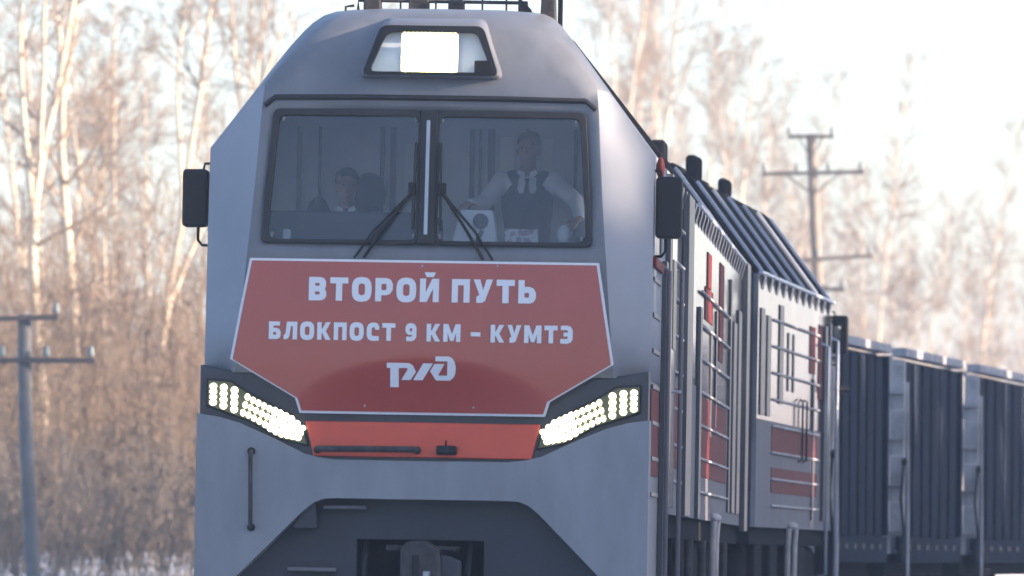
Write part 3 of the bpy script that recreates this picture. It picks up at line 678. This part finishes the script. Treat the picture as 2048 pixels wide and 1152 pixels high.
# ------------------------------------------------------------------ people in the cab
def remesh(mb, name, m_, parent, vox=.008, it=3):
    o_ = mb.build(name, m_, parent)
    r_ = o_.modifiers.new('merge', 'REMESH'); r_.mode = 'VOXEL'; r_.voxel_size = vox; r_.use_smooth_shade = True
    s_ = o_.modifiers.new('smooth', 'SMOOTH'); s_.iterations = it; s_.factor = .5
    return o_
def chain(mb, pts, rs):
    for i in range(len(pts)-1): mb.capsule(pts[i], pts[i+1], rs[i], rs[i+1])
def hand(mb, wrist, d, side, curl=.35):
    d = Vector(d).normalized(); up = Vector((0, 0, 1)); s = d.cross(up).normalized()*side; dn = -up
    wv = Vector(wrist); pc = wv + d*.05
    mb.capsule(wv, pc, .024, .030)
    for i, (o_, L) in enumerate(((-.030, .060), (-.010, .070), (.010, .067), (.029, .052))):
        b = wv + d*.088 + s*o_; k1 = b + (d + dn*curl).normalized()*L*.55; k2 = k1 + (d*.6 + dn*(curl+.5)).normalized()*L*.55
        chain(mb, [wv + d*.03 + s*o_*.7, b, k1, k2], [.012, .0105, .0095, .008])
    t0 = wv + d*.02 - s*.028; t1 = t0 + (d*.6 - s*.8).normalized()*.04; t2 = t1 + (d*.9 - s*.2).normalized()*.03
    chain(mb, [t0, t1, t2], [.013, .0115, .009])
def person(label, mtx, J, look=0.0, vest=True):
    root = thing('person', label, 'person', mtx)
    hc = Vector(J['head'])
    b = MB()
    ca, sa = math.cos(look), math.sin(look)
    def hp(x, y, z): return (hc.x + x*ca - y*sa, hc.y + x*sa + y*ca, hc.z + z)
    b.ball(hp(0, .012, .03), .080, .098, .098, 20, 14); b.ball(hp(0, -.018, -.045), .062, .070, .080, 18, 12)
    b.ball(hp(0, -.045, -.10), .030, .028, .022)                      # chin
    chain(b, [hp(0, -.088, .015), hp(0, -.112, -.022)], [.011, .016])  # nose
    b.ball(hp(0, -.082, -.062), .026, .012, .008)                     # lips
    for s in (-1, 1):
        b.ball(hp(s*.080, .015, -.005), .012, .022, .034); b.ball(hp(s*.032, -.078, .034), .026, .014, .010)  # ears, brows
    b.capsule(hp(0, .02, -.08), J['neck'], .056, .064)
    chain(b, [J['neck'], J['chest'], J['belly'], J['pelvis']], [.075, .130, .128, .125])
    for s in ('l', 'r'):
        chain(b, [J['sh_'+s], J['el_'+s], J['wr_'+s]], [.052, .042, .029]); hand(b, J['wr_'+s], J['hd_'+s], 1 if s == 'l' else -1)
        chain(b, [J['hip_'+s], J['kn_'+s], J['an_'+s]], [.080, .056, .040])
        a = Vector(J['an_'+s]); chain(b, [a, a+Vector((0, -.16, -.05))], [.045, .035])
    remesh(b, 'body', SKIN, root, .009)
    h = MB(); h.ball(hp(0, .028, .060), .090, .102, .090, 20, 14)
    hr = remesh(h, 'hair', HAIR, root, .012, 2)
    for s in (-1, 1): MB().ball(hp(s*.031, -.086, .014), .009, .006, .005).build('eye', HAIR, root, smooth=60)
    sh = MB()
    chain(sh, [Vector(J['neck'])+Vector((0,0,-.015)), J['chest'], J['belly'], J['pelvis']], [.078, .144, .142, .138])
    for s in ('l', 'r'):
        chain(sh, [J['chest'], J['sh_'+s]], [.12, .078])
        e = Vector(J['el_'+s]); w_ = Vector(J['wr_'+s]); chain(sh, [J['sh_'+s], e, e.lerp(w_, .93)], [.074, .060, .044])
    remesh(sh, 'shirt', SHIRT if vest else NAVY, root, .011)
    tr_ = MB()
    chain(tr_, [Vector(J['pelvis'])+Vector((0,0,.04)), J['pelvis']], [.148, .148])
    for s in ('l', 'r'): chain(tr_, [J['hip_'+s], J['kn_'+s], Vector(J['kn_'+s]).lerp(Vector(J['an_'+s]), .93)], [.098, .075, .062])
    remesh(tr_, 'trousers', NAVY, root, .012)
    for s in ('l', 'r'):
        a = Vector(J['an_'+s]); x = MB(); chain(x, [a+Vector((0,.02,-.04)), a+Vector((0,-.18,-.05))], [.052, .042]); remesh(x, 'shoe', BLACK, root, .012)
    ch = Vector(J['chest']); nk = Vector(J['neck'])
    if vest:
        v = MB()
        for s in (-1, 1): chain(v, [nk+Vector((s*.105, .0, -.055)), ch+Vector((s*.075, -.005, 0)), Vector(J['belly'])+Vector((s*.05, 0, 0)), Vector(J['pelvis'])+Vector((s*.05, 0, .02))], [.080, .122, .120, .118])
        chain(v, [ch+Vector((0, -.012, -.045)), J['belly'], J['pelvis']], [.150, .156, .154])
        remesh(v, 'vest', NAVY, root, .011)
    for s in (-1, 1): MB().prism([(s*.012, -.03), (s*.075, .025), (s*.060, .05), (s*.02, .03)], 0, .015).build('collar', SHIRT, root).location = nk + Vector((0, -.105 if vest else -.13, -.03))
    t = MB().prism([(-.02, 0), (.02, 0), (.012, -.035), (.032, -.20), (0, -.26), (-.032, -.20), (-.012, -.035)], 0, .012).build('tie', NAVY, root, bevel=.003)
    t.location = nk + Vector((0, -.115, -.04)); t.rotation_euler = (R(-12), 0, 0)
    return root
J = dict(head=(0, -.03, 1.615), neck=(0, 0, 1.455), chest=(0, .0, 1.27), belly=(0, .01, 1.08), pelvis=(0, .02, .93),
         sh_l=(-.185, 0, 1.395), el_l=(-.30, -.20, 1.225), wr_l=(-.385, -.44, 1.205), hd_l=(-.3, -1, -.1),
         sh_r=(.185, 0, 1.395), el_r=(.355, -.16, 1.25), wr_r=(.40, -.42, 1.12), hd_r=(-.5, -.8, -.5),
         hip_l=(-.10, .02, .90), kn_l=(-.11, -.01, .50), an_l=(-.12, .03, .09), hip_r=(.10, .02, .90), kn_r=(.12, -.01, .50), an_r=(.13, .03, .09))
person('person in dark waistcoat, white shirt and tie standing at the cab controls', M1 @ Matrix.Translation((.590, 1.75, 2.45)), J, look=-.12)
J2 = dict(head=(0, -.04, 1.345), neck=(0, 0, 1.19), chest=(0, .02, 1.00), belly=(0, .04, .82), pelvis=(0, .05, .66),
         sh_l=(-.18, .01, 1.125), el_l=(-.25, -.10, .86), wr_l=(-.16, -.34, .80), hd_l=(.2, -1, 0),
         sh_r=(.18, .01, 1.125), el_r=(.25, -.10, .86), wr_r=(.16, -.34, .80), hd_r=(-.2, -1, 0),
         hip_l=(-.10, .03, .64), kn_l=(-.13, -.40, .58), an_l=(-.13, -.45, .09), hip_r=(.10, .03, .64), kn_r=(.13, -.40, .58), an_r=(.13, -.45, .09))
person('person in dark jacket sitting in the cab seat behind the desk', M1 @ Matrix.Translation((-.725, 2.02, 2.45)), J2, look=.15, vest=False)

# ------------------------------------------------------------------ wagons
def wagon(label, t0, length, nrib):
    yaw = 10.5; d = Vector((math.sin(R(yaw)), math.cos(R(yaw)), 0)); r = Vector((d.y, -d.x, 0))
    p = Vector((3.76, 83.5, 0)) + d*t0 - r*1.56
    P = thing('goods_wagon', label, 'wagon', loco_matrix(p.x, p.y, yaw, .6), 'wagons coupled behind the locomotives')
    L = length; TOP = 3.72
    for s in (-1, 1):
        MB().box(s*1.45-.02, s*1.45+.02, .08, L-.08, 1.30, TOP-.15).build('side_wall', WAGON, P)
        for i in range(nrib):
            pitch = (L-.5)/nrib; y = .25 + i*pitch
            q = [(s*1.4705, 1.45), (s*1.4705, TOP-.16), (s*1.508, TOP-.18), (s*1.508, 1.45)]
            MB().prism(q, y, y+pitch*.72).build('side_stake', WAGON, P, bevel=.01)
            MB().box(s*1.531-.006, s*1.531+.006, y+pitch*.2, y+pitch*.5, 1.30, 1.36).build('drain_plate', BLACK, P)
        MB().box(s*1.49-.035, s*1.49+.035, 0, L, 1.14, 1.45).build('side_sill', WAGON, P, bevel=.01)
        MB().box(s*1.47-.09, s*1.47+.09, .0, L, TOP-.11, TOP-.005).build('top_chord', CHORD, P, bevel=.012)
        for yy in (0.0, L-.14): MB().box(s*1.46-.075, s*1.46+.075, yy, yy+.14, 1.46, TOP-.146).build('corner_post', WAGONL if yy == 0 else WAGON, P, bevel=.012)
    for yy in (-.0, L-.05):
        ew = MB().box(-1.38, 1.38, yy, yy+.05, 1.25, TOP-.10).build('end_wall', WAGONL, P)
        for z in (1.5, 2.05, 2.6, 3.15): MB().box(-1.45, 1.545, yy-.04 if yy == 0 else yy+.051, yy-.001 if yy == 0 else yy+.09, z, z+.38).build('end_rib', WAGONL, ew, bevel=.03, seg=2)
    MB().box(-1.3, 1.3, .1, L-.1, .98, 1.25).box(-1.0, 1.0, L*.2+.95, L*.8-.95, .45, .979).build('underframe', IRON2, P)
    MB().box(-.12, .12, -.55, .1, .95, 1.2).build('coupler', IRON, P, bevel=.03)
    ld = MB().tube([(1.60, -.06, .8), (1.60, -.06, 1.6), (1.58, -.06, 3.3)], .018, 8).build('corner_rail', WAGONL, P, smooth=60)
    MB().ball((1.56, -.12, 2.35), .04, .04, .05).build('hose_tap', BLACK, P, smooth=60)
    MB().tube([(1.55, -.12, 2.32), (1.52, -.13, 1.9), (1.56, -.13, 1.5), (1.50, -.1, 1.25)], .016, 8).build('hose', BLACK, P, smooth=60)
    for yc in (L*.2, L*.8):
        b = MB().box(-1.1, -.98, yc-.85, yc+.85, .5, .85).box(.98, 1.1, yc-.85, yc+.85, .5, .85).build('bogie', IRON2, P, bevel=.03)
        for dy in (-.6, .6):
            for s in (-1, 1): MB().cyl((s*.72, yc+dy, .475), (s*.85, yc+dy, .475), .46, 24).build('wheel', RAIL, b, smooth=40)
wagon('dark blue-grey ribbed wagon coupled directly behind the second locomotive section', -1.0, 4.75, 6)
wagon('dark blue-grey ribbed wagon between two alike wagons', 5.1, 5.75, 6)
wagon('dark blue-grey ribbed wagon at the tail of the visible train', 12.45, 9.4, 9)

# ------------------------------------------------------------------ telegraph poles
def pole(label, x, y, zb, zt, lean, r0, r1, mt, arms, ins_per):
    P = thing('telegraph_pole', label, 'telegraph pole', Matrix.Translation((x, y, zb)), 'telegraph poles beside the line')
    H = zt - zb
    pts = [(lean*(t-1)*H*-1*-1, 0, t*H) for t in np.linspace(0, 1, 9)]
    pts = [(-(1-t)*(-lean)*H + .02*math.sin(t*7), 0, t*H) for t in np.linspace(0, 1, 9)]
    MB().tube(pts, list(np.linspace(r0, r1, 9)), 14).build('shaft', mt, P, smooth=60)
    def ax(z): return (1-z/H)*lean*H
    for i, (dz, half, tilt, yaw, n, brace) in enumerate(arms):
        z = H - dz; cx = ax(z); ca, sa = math.cos(R(yaw)), math.sin(R(yaw))
        a = Vector((cx-half*ca, -.13-half*sa, z-tilt*half)); b = Vector((cx+half*ca, -.13+half*sa, z+tilt*half))
        arm = MB().bar(a, b, .07, .075).build('crossarm', ARM, P, bevel=.008)
        for k_ in range(n):
            f = (k_/(n-1) if n > 1 else 1)*.94+.03; p = a.lerp(b, f)
            ip = MB().tube([p+Vector((0,0,-.06)), p+Vector((0,0,.10))], .014, 6).build('insulator_pin', ARM, arm)
            ins = MB().tube([p+Vector((0,0,.055)), p+Vector((0,0,.075)), p+Vector((0,0,.12)), p+Vector((0,0,.15)), p+Vector((0,0,.19)), p+Vector((0,0,.205))], [.045,.055,.05,.036,.042,.02], 12).build('insulator', INSUL, arm, smooth=60)
        if brace:
            for s in (-1, 1): MB().bar(Vector((cx, -.13, z-.45)), (a if s < 0 else b).lerp((a+b)/2, .45), .02, .03).build('brace', ARM, arm)
    return P
pole('weathered grey telegraph pole standing in front of the brown thicket', -6.94, 105, -.8, 4.66, .036, .118, .092, CONC,
     [(.06, .50, .03, 0, 2, False), (.66, 1.0, .0, 0, 4, False)], 0)
pole('tall leaning wooden telegraph pole standing behind the train, sunlit on one side', 6.06, 150, -.8, 9.85, .055, .135, .10, WOOD,
     [(.06, .46, .0, 0, 2, True), (.80, 1.04, .02, 0, 4, True), (2.55, 1.15, .07, 12, 3, False), (3.15, .5, -.03, 0, 2, False)], 0)

# ------------------------------------------------------------------ bare trees
def seg_mesh(name, segs, sides=3):
    """segs: array (n, 8): p0, p1, r0, r1 -> open prisms"""
    S = np.asarray(segs, float); n = len(S)
    p0, p1, r0, r1 = S[:, 0:3], S[:, 3:6], S[:, 6], S[:, 7]
    d = p1 - p0; d /= np.linalg.norm(d, axis=1, keepdims=True) + 1e-9
    ref = np.where(np.abs(d[:, 2:3]) > .9, np.array([[1., 0, 0]]), np.array([[0, 0, 1.]]))
    e1 = np.cross(d, ref); e1 /= np.linalg.norm(e1, axis=1, keepdims=True) + 1e-9; e2 = np.cross(d, e1)
    V = np.zeros((n, 2, sides, 3))
    for j in range(sides):
        a = 2*math.pi*j/sides; o_ = e1*math.cos(a) + e2*math.sin(a)
        V[:, 0, j] = p0 + o_*r0[:, None]; V[:, 1, j] = p1 + o_*r1[:, None]
    base = (np.arange(n)*2*sides)[:, None]; F = []
    for j in range(sides):
        k_ = (j+1) % sides; F.append(base + np.array([[j, k_, sides+k_, sides+j]]))
    F = np.stack(F, 1).reshape(-1, 4)
    me = bpy.data.meshes.new(name); V = V.reshape(-1, 3)
    me.vertices.add(len(V)); me.vertices.foreach_set('co', V.ravel())
    me.loops.add(F.size); me.loops.foreach_set('vertex_index', F.ravel().astype(np.int32))
    me.polygons.add(len(F)); me.polygons.foreach_set('loop_start', np.arange(0, F.size, 4, dtype=np.int32))
    me.polygons.foreach_set('loop_total', np.full(len(F), 4, np.int32))
    me.polygons.foreach_set('use_smooth', np.ones(len(F), bool)); me.update(calc_edges=True)
    return me
def polylines(start, dirs, length, r0, r1, nseg, wob, lift, rg):
    """grow n polylines; returns segs and arrays of node positions (n, nseg+1, 3), dirs"""
    n = len(start); P = np.zeros((n, nseg+1, 3)); D = np.zeros((n, nseg+1, 3)); P[:, 0] = start; d = dirs.copy(); D[:, 0] = d
    for i in range(nseg):
        d = d + rg.normal(0, wob, (n, 3)); d[:, 2] += lift; d /= np.linalg.norm(d, axis=1, keepdims=True)
        P[:, i+1] = P[:, i] + d*(length/nseg)[:, None]; D[:, i+1] = d
    t = np.linspace(0, 1, nseg+1); rad = r0[:, None] + (r1-r0)[:, None]*t[None]
    segs = np.concatenate([P[:, :-1], P[:, 1:], rad[:, :-1, None], rad[:, 1:, None]], 2).reshape(-1, 8)
    return segs, P, D, rad
def spawn(P, D, rad, per, tmin, tmax, ang, rg):
    n, k_, _ = P.shape; idx = np.repeat(np.arange(n), per); t = rg.uniform(tmin, tmax, len(idx))*(k_-1)
    i = np.minimum(t.astype(int), k_-2); f = (t-i)[:, None]
    s = P[idx, i]*(1-f) + P[idx, i+1]*f; d = D[idx, i]; r = rad[idx, i]*(1-f[:, 0]) + rad[idx, i+1]*f[:, 0]
    q = rg.normal(0, 1, (len(idx), 3)); q -= d*(q*d).sum(1, keepdims=True); q /= np.linalg.norm(q, axis=1, keepdims=True)
    a = rg.normal(ang, .18, len(idx))[:, None]
    nd = d*np.cos(a) + q*np.sin(a); nd /= np.linalg.norm(nd, axis=1, keepdims=True)
    return s, nd, t/(k_-1), r
def tree_variant(seed, H, r, first, nb, blen, fork=0, droop=.0, tw=7, tww=4, twr=.009):
    rg = np.random.default_rng(seed)
    st = [np.array([0., 0, 0])]; dr = [np.array([.03*rg.normal(), .03*rg.normal(), 1.])]
    segs, P, D, rad = polylines(np.array(st), np.array(dr), np.array([H]), np.array([r]), np.array([r*.10]), 16, .045, .02, rg)
    trunk = [segs]
    if fork:
        s, d, t, rr2 = spawn(P, D, rad, fork, .28, .55, .30, rg)
        s2, P2, D2, rad2 = polylines(s, d, H*(1-t)*.85, rr2*.75, rr2*.1, 16, .05, .05, rg)
        trunk.append(s2); P = np.concatenate([P, P2]); D = np.concatenate([D, D2]); rad = np.concatenate([rad, rad2])
    per = nb // len(P)
    s, d, t, rb = spawn(P, D, rad, per, first, .97, .75, rg)
    ln = blen*(1.15-t*.85)*rg.uniform(.6, 1.2, len(s))
    sb, Pb, Db, rdb = polylines(s, d, ln, np.minimum(rb*.55, .045), np.full(len(s), .008), 6, .10, .07, rg)
    s, d, t, rt = spawn(Pb, Db, rdb, tw, .2, 1.0, .65, rg)
    ln2 = np.repeat(ln, tw)*rg.uniform(.25, .5, len(s))
    stw, Pt, Dt, rdt = polylines(s, d, ln2, np.minimum(rt*.7, .016), np.full(len(s), .005), 4, .12, .03-droop, rg)
    s, d, t, rt = spawn(Pt, Dt, rdt, tww, .15, 1.0, .55, rg)
    ln3 = np.repeat(ln2, tww)*rg.uniform(.3, .6, len(s))
    s3, _, _, _ = polylines(s, d, ln3, np.full(len(s), twr*.8), np.full(len(s), twr*.4), 3, .12, .0-droop, rg)
    return seg_mesh('trunk', np.concatenate(trunk), 8), seg_mesh('crown', np.concatenate([sb, stw, s3]), 3)
VAR = [tree_variant(11, 15.5, .115, .32, 42, 2.6, fork=2), tree_variant(23, 16.5, .125, .36, 44, 2.4, fork=1), tree_variant(31, 15, .11, .42, 40, 2.8, fork=2),
       tree_variant(47, 14, .085, .35, 36, 1.9), tree_variant(53, 13, .075, .25, 44, 1.6, fork=1), tree_variant(61, 12, .07, .2, 48, 1.5)]
def tree(label, x, y, v, H=None, rot=0, thick=1.0, group='bare birches', lean=(0, 0)):
    tm, cm = VAR[v]; h0 = (15.5, 16.5, 15, 14, 13, 12)[v]; s = (H or h0)/h0
    z = float(ground_h(np.array(float(x)), np.array(float(y)))) - .1
    T = thing('birch_tree', label, 'tree', Matrix.Translation((x, y, z)) @ Matrix.Rotation(lean[0], 4, 'Y') @ Matrix.Rotation(lean[1], 4, 'X') @ Matrix.Rotation(rot, 4, 'Z') @ Matrix.Diagonal((s*thick, s*thick, s, 1)), group)
    mesh_obj('trunk', tm, BIRCH, T); mesh_obj('crown', cm, TWIG, T)
F_ = 14790.0
def X(px, y): return (px-1024)*y/F_          # where a thing seen at that column stands at distance y
tree('thick pale birch with a forked top, rising from the thicket beyond the grey telegraph pole', X(108, 140), 140, 0, 15.6, 2.2, 1.25, lean=(-.035, 0))
tree('tall pale birch with upswept limbs beside the thick forked birch', X(155, 146), 146, 1, 16.5, .4, 1.2, lean=(.02, 0))
tree('crooked birch with a high branching fork next to the grey cab', X(300, 150), 150, 2, 15.0, 1.2, 1.15, lean=(-.03, 0))
tree('thin birch seen just over the black cab mirror', X(385, 155), 155, 3, 15.5, 2.6, .9, lean=(.03, 0))
tree('straight birch rising over the grey cab side edge', X(492, 165), 165, 1, 17, 4.0, .85)
random.seed(5)
for px, y, v, H in ((15, 160, 3, 15), (60, 175, 4, 15), (205, 178, 3, 16), (250, 170, 4, 14), (335, 172, 5, 13), (430, 180, 3, 16), (355, 168, 4, 12), (225, 152, 5, 10), (120, 185, 5, 15), (-40, 150, 3, 14), (540, 185, 4, 16), (-20, 172, 4, 15), (40, 140, 5, 8), (185, 165, 5, 13)):
    tree('slim bare birch in the brown thicket on the far side of the grey telegraph pole', X(px, y), y, v, H, random.uniform(0, 6), random.uniform(.85, 1.05), 'slim birches in the left thicket', (random.uniform(-.04, .04), 0))
for px, y, v, H, lab in ((1215, 230, 0, 21, 'tall hazy birch rising straight behind the cab roof corner'), (1300, 235, 1, 22, 'tall hazy birch between the cab roof corner and the roof vents'), (1462, 225, 1, 17.5, 'pale birch with a tall crown between the roof vents and the wooden pole'),
                         (1770, 240, 3, 17.0, 'pointed hazy birch above the first wagon'), (1905, 245, 3, 15.4, 'pointed hazy birch above the middle wagon')):
    tree(lab, X(px, y), y, v, H, random.uniform(0, 6), .95, 'hazy birches behind the train')
for i in range(34):
    y = random.uniform(235, 300); px = 1180 + i*27 + random.uniform(-15, 15)
    top = np.interp(px, [1180, 1400, 1560, 1700, 1850, 2000, 2100], [-60, 40, 270, 330, 400, 540, 640])
    H = 1.9 + (1130-top)*y/F_*random.uniform(.72, 1.02)
    tree('slender bare tree in the hazy row between the cab roof and the wooden pole' if px < 1625 else 'slender bare tree in the hazy row above the wagons, beyond the wooden pole', X(px, y), y, 3 + i % 3, H, random.uniform(0, 6), random.uniform(.85, 1.1), 'slender trees behind the locomotives' if px < 1625 else 'slender trees behind the wagons', (random.uniform(-.03, .03), 0))

# thicket of saplings and brush on the left, low hazy wood behind the wagons
def thicket(name, label, n, box, hfn, seed, m_, tw=5, nb=14, rad=.016):
    rg = np.random.default_rng(seed)
    x = rg.uniform(box[0], box[1], n); y = rg.uniform(box[2], box[3], n); x = x*y
    z = ground_h(x, y) - .05; H = hfn(x, y, rg)
    d = np.stack([rg.normal(0, .10, n), rg.normal(0, .10, n), np.ones(n)], 1); d /= np.linalg.norm(d, axis=1, keepdims=True)
    s0, P, D, r_ = polylines(np.stack([x, y, z], 1), d, H, rad*np.sqrt(H/3), np.full(n, .004), 7, .07, .03, rg)
    s, dd, t, rb = spawn(P, D, r_, nb, .10, .98, .55, rg)
    ln = np.repeat(H, nb)*rg.uniform(.10, .28, len(s))*(1.15-.7*t)
    s1, P1, D1, r1 = polylines(s, dd, ln, np.minimum(rb*.6, .012), np.full(len(s), .0035), 3, .12, .06, rg)
    s, dd, t, rb = spawn(P1, D1, r1, tw, .1, 1.0, .55, rg)
    s2, _, _, _ = polylines(s, dd, np.repeat(ln, tw)*rg.uniform(.3, .6, len(s)), np.full(len(s), .0085), np.full(len(s), .005), 2, .12, .02, rg)
    o_ = mesh_obj(name, seg_mesh(name, np.concatenate([s0, s1, s2]), 3), m_)
    return finish(o_, label, 'brushwood', None, 'stuff')
a0 = -1.10/14.79; a1 = -.52/14.79
thicket('thicket', 'dense brown thicket of bare saplings behind the grey telegraph pole', 950, (a0, a1, 128, 200), lambda x, y, rg: rg.uniform(2.2, 8.2, len(x))*rg.uniform(.6, 1, len(x)), 3, BRUSH)
thicket('underbrush', 'low grey-brown underbrush at the foot of the thicket', 1300, (a0, a1, 120, 150), lambda x, y, rg: rg.uniform(.5, 2.6, len(x)), 4, GRASS, tw=4, nb=9, rad=.012)
thicket('distant_wood', 'pale hazy wood of thin stems behind the wagons', 420, (.12/14.79, 1.3/14.79, 240, 330), lambda x, y, rg: 1.0 + np.interp(x/y*14790+1024, [1180, 1500, 1700, 1900, 2050, 2600], [14, 10.5, 9, 7.5, 4.5, 3.5])*rg.uniform(.5, .95, len(x)), 5, BRUSH, tw=5, nb=18, rad=.02)

thicket('distant_brush', 'low wood of thin stems far along the curve of the line', 650, (1.3/14.79, 4.0/14.79, 235, 330), lambda x, y, rg: 1.9 + rg.uniform(2.6, 5.6, len(x)), 6, BRUSH, tw=4, nb=16, rad=.03)
# spruce belt along the right of the line, out of frame: it shades the cab front and the foot of the thicket
def spruces():
    rg = np.random.default_rng(9); m_ = MB()
    for row, xx in enumerate((29.0, 32.0, 35.0)):
        y = -30 + row*1.1
        while y < 113:
            H = rg.uniform(13.5, 16.0); x = xx + rg.normal(0, .5); yy = y + rg.normal(0, .4); rb = rg.uniform(1.9, 2.6); lv = 9
            for i in range(lv):
                z0 = -.4 + H*(.04 + .90*i/lv); z1 = z0 + H*.20; r0 = rb*(1-i/lv)**.8+.12; k_ = len(m_.v); n_ = 11
                for j in range(n_): 
                    a = 2*math.pi*j/n_ + i; rj = r0*rg.uniform(.7, 1.15); m_.v.append((x+rj*math.cos(a), yy+rj*math.sin(a), z0-.25*r0*rg.uniform(.5, 1.3)))
                m_.v.append((x, yy, z1))
                for j in range(n_): m_.f.append((k_+j, k_+(j+1) % n_, k_+n_))
            m_.v += [(x-.12, yy, -.9), (x+.12, yy, -.9), (x, yy+.2, -.9), (x, yy, H*.6)]; k_ = len(m_.v)-4
            m_.f += [(k_, k_+1, k_+3), (k_+1, k_+2, k_+3), (k_+2, k_, k_+3)]
            y += rg.uniform(2.0, 2.9)
    o_ = mesh_obj('spruce_belt', m_.mesh('spruce_belt'), NEEDLE); return finish(o_, 'dense belt of dark spruces along the line', 'forest', None, 'stuff')
spruces()

# ------------------------------------------------------------------ haze in the air
hz = bpy.data.materials.new('haze'); hz.use_nodes = True
nt = hz.node_tree; nt.nodes.remove(nt.nodes['Principled BSDF'])
pv = nt.nodes.new('ShaderNodeVolumePrincipled'); pv.inputs['Color'].default_value = (0.96, 0.945, 0.985, 1); pv.inputs['Density'].default_value = 0.0011
pv.inputs['Anisotropy'].default_value = 0.35
nt.links.new(pv.outputs[0], nt.nodes['Material Output'].inputs['Volume'])
o = MB().box(-3100, 3100, -3100, 3100, -2.5, 26).build('haze', hz); finish(o, 'thin pale winter haze over the line', None, None, 'stuff')
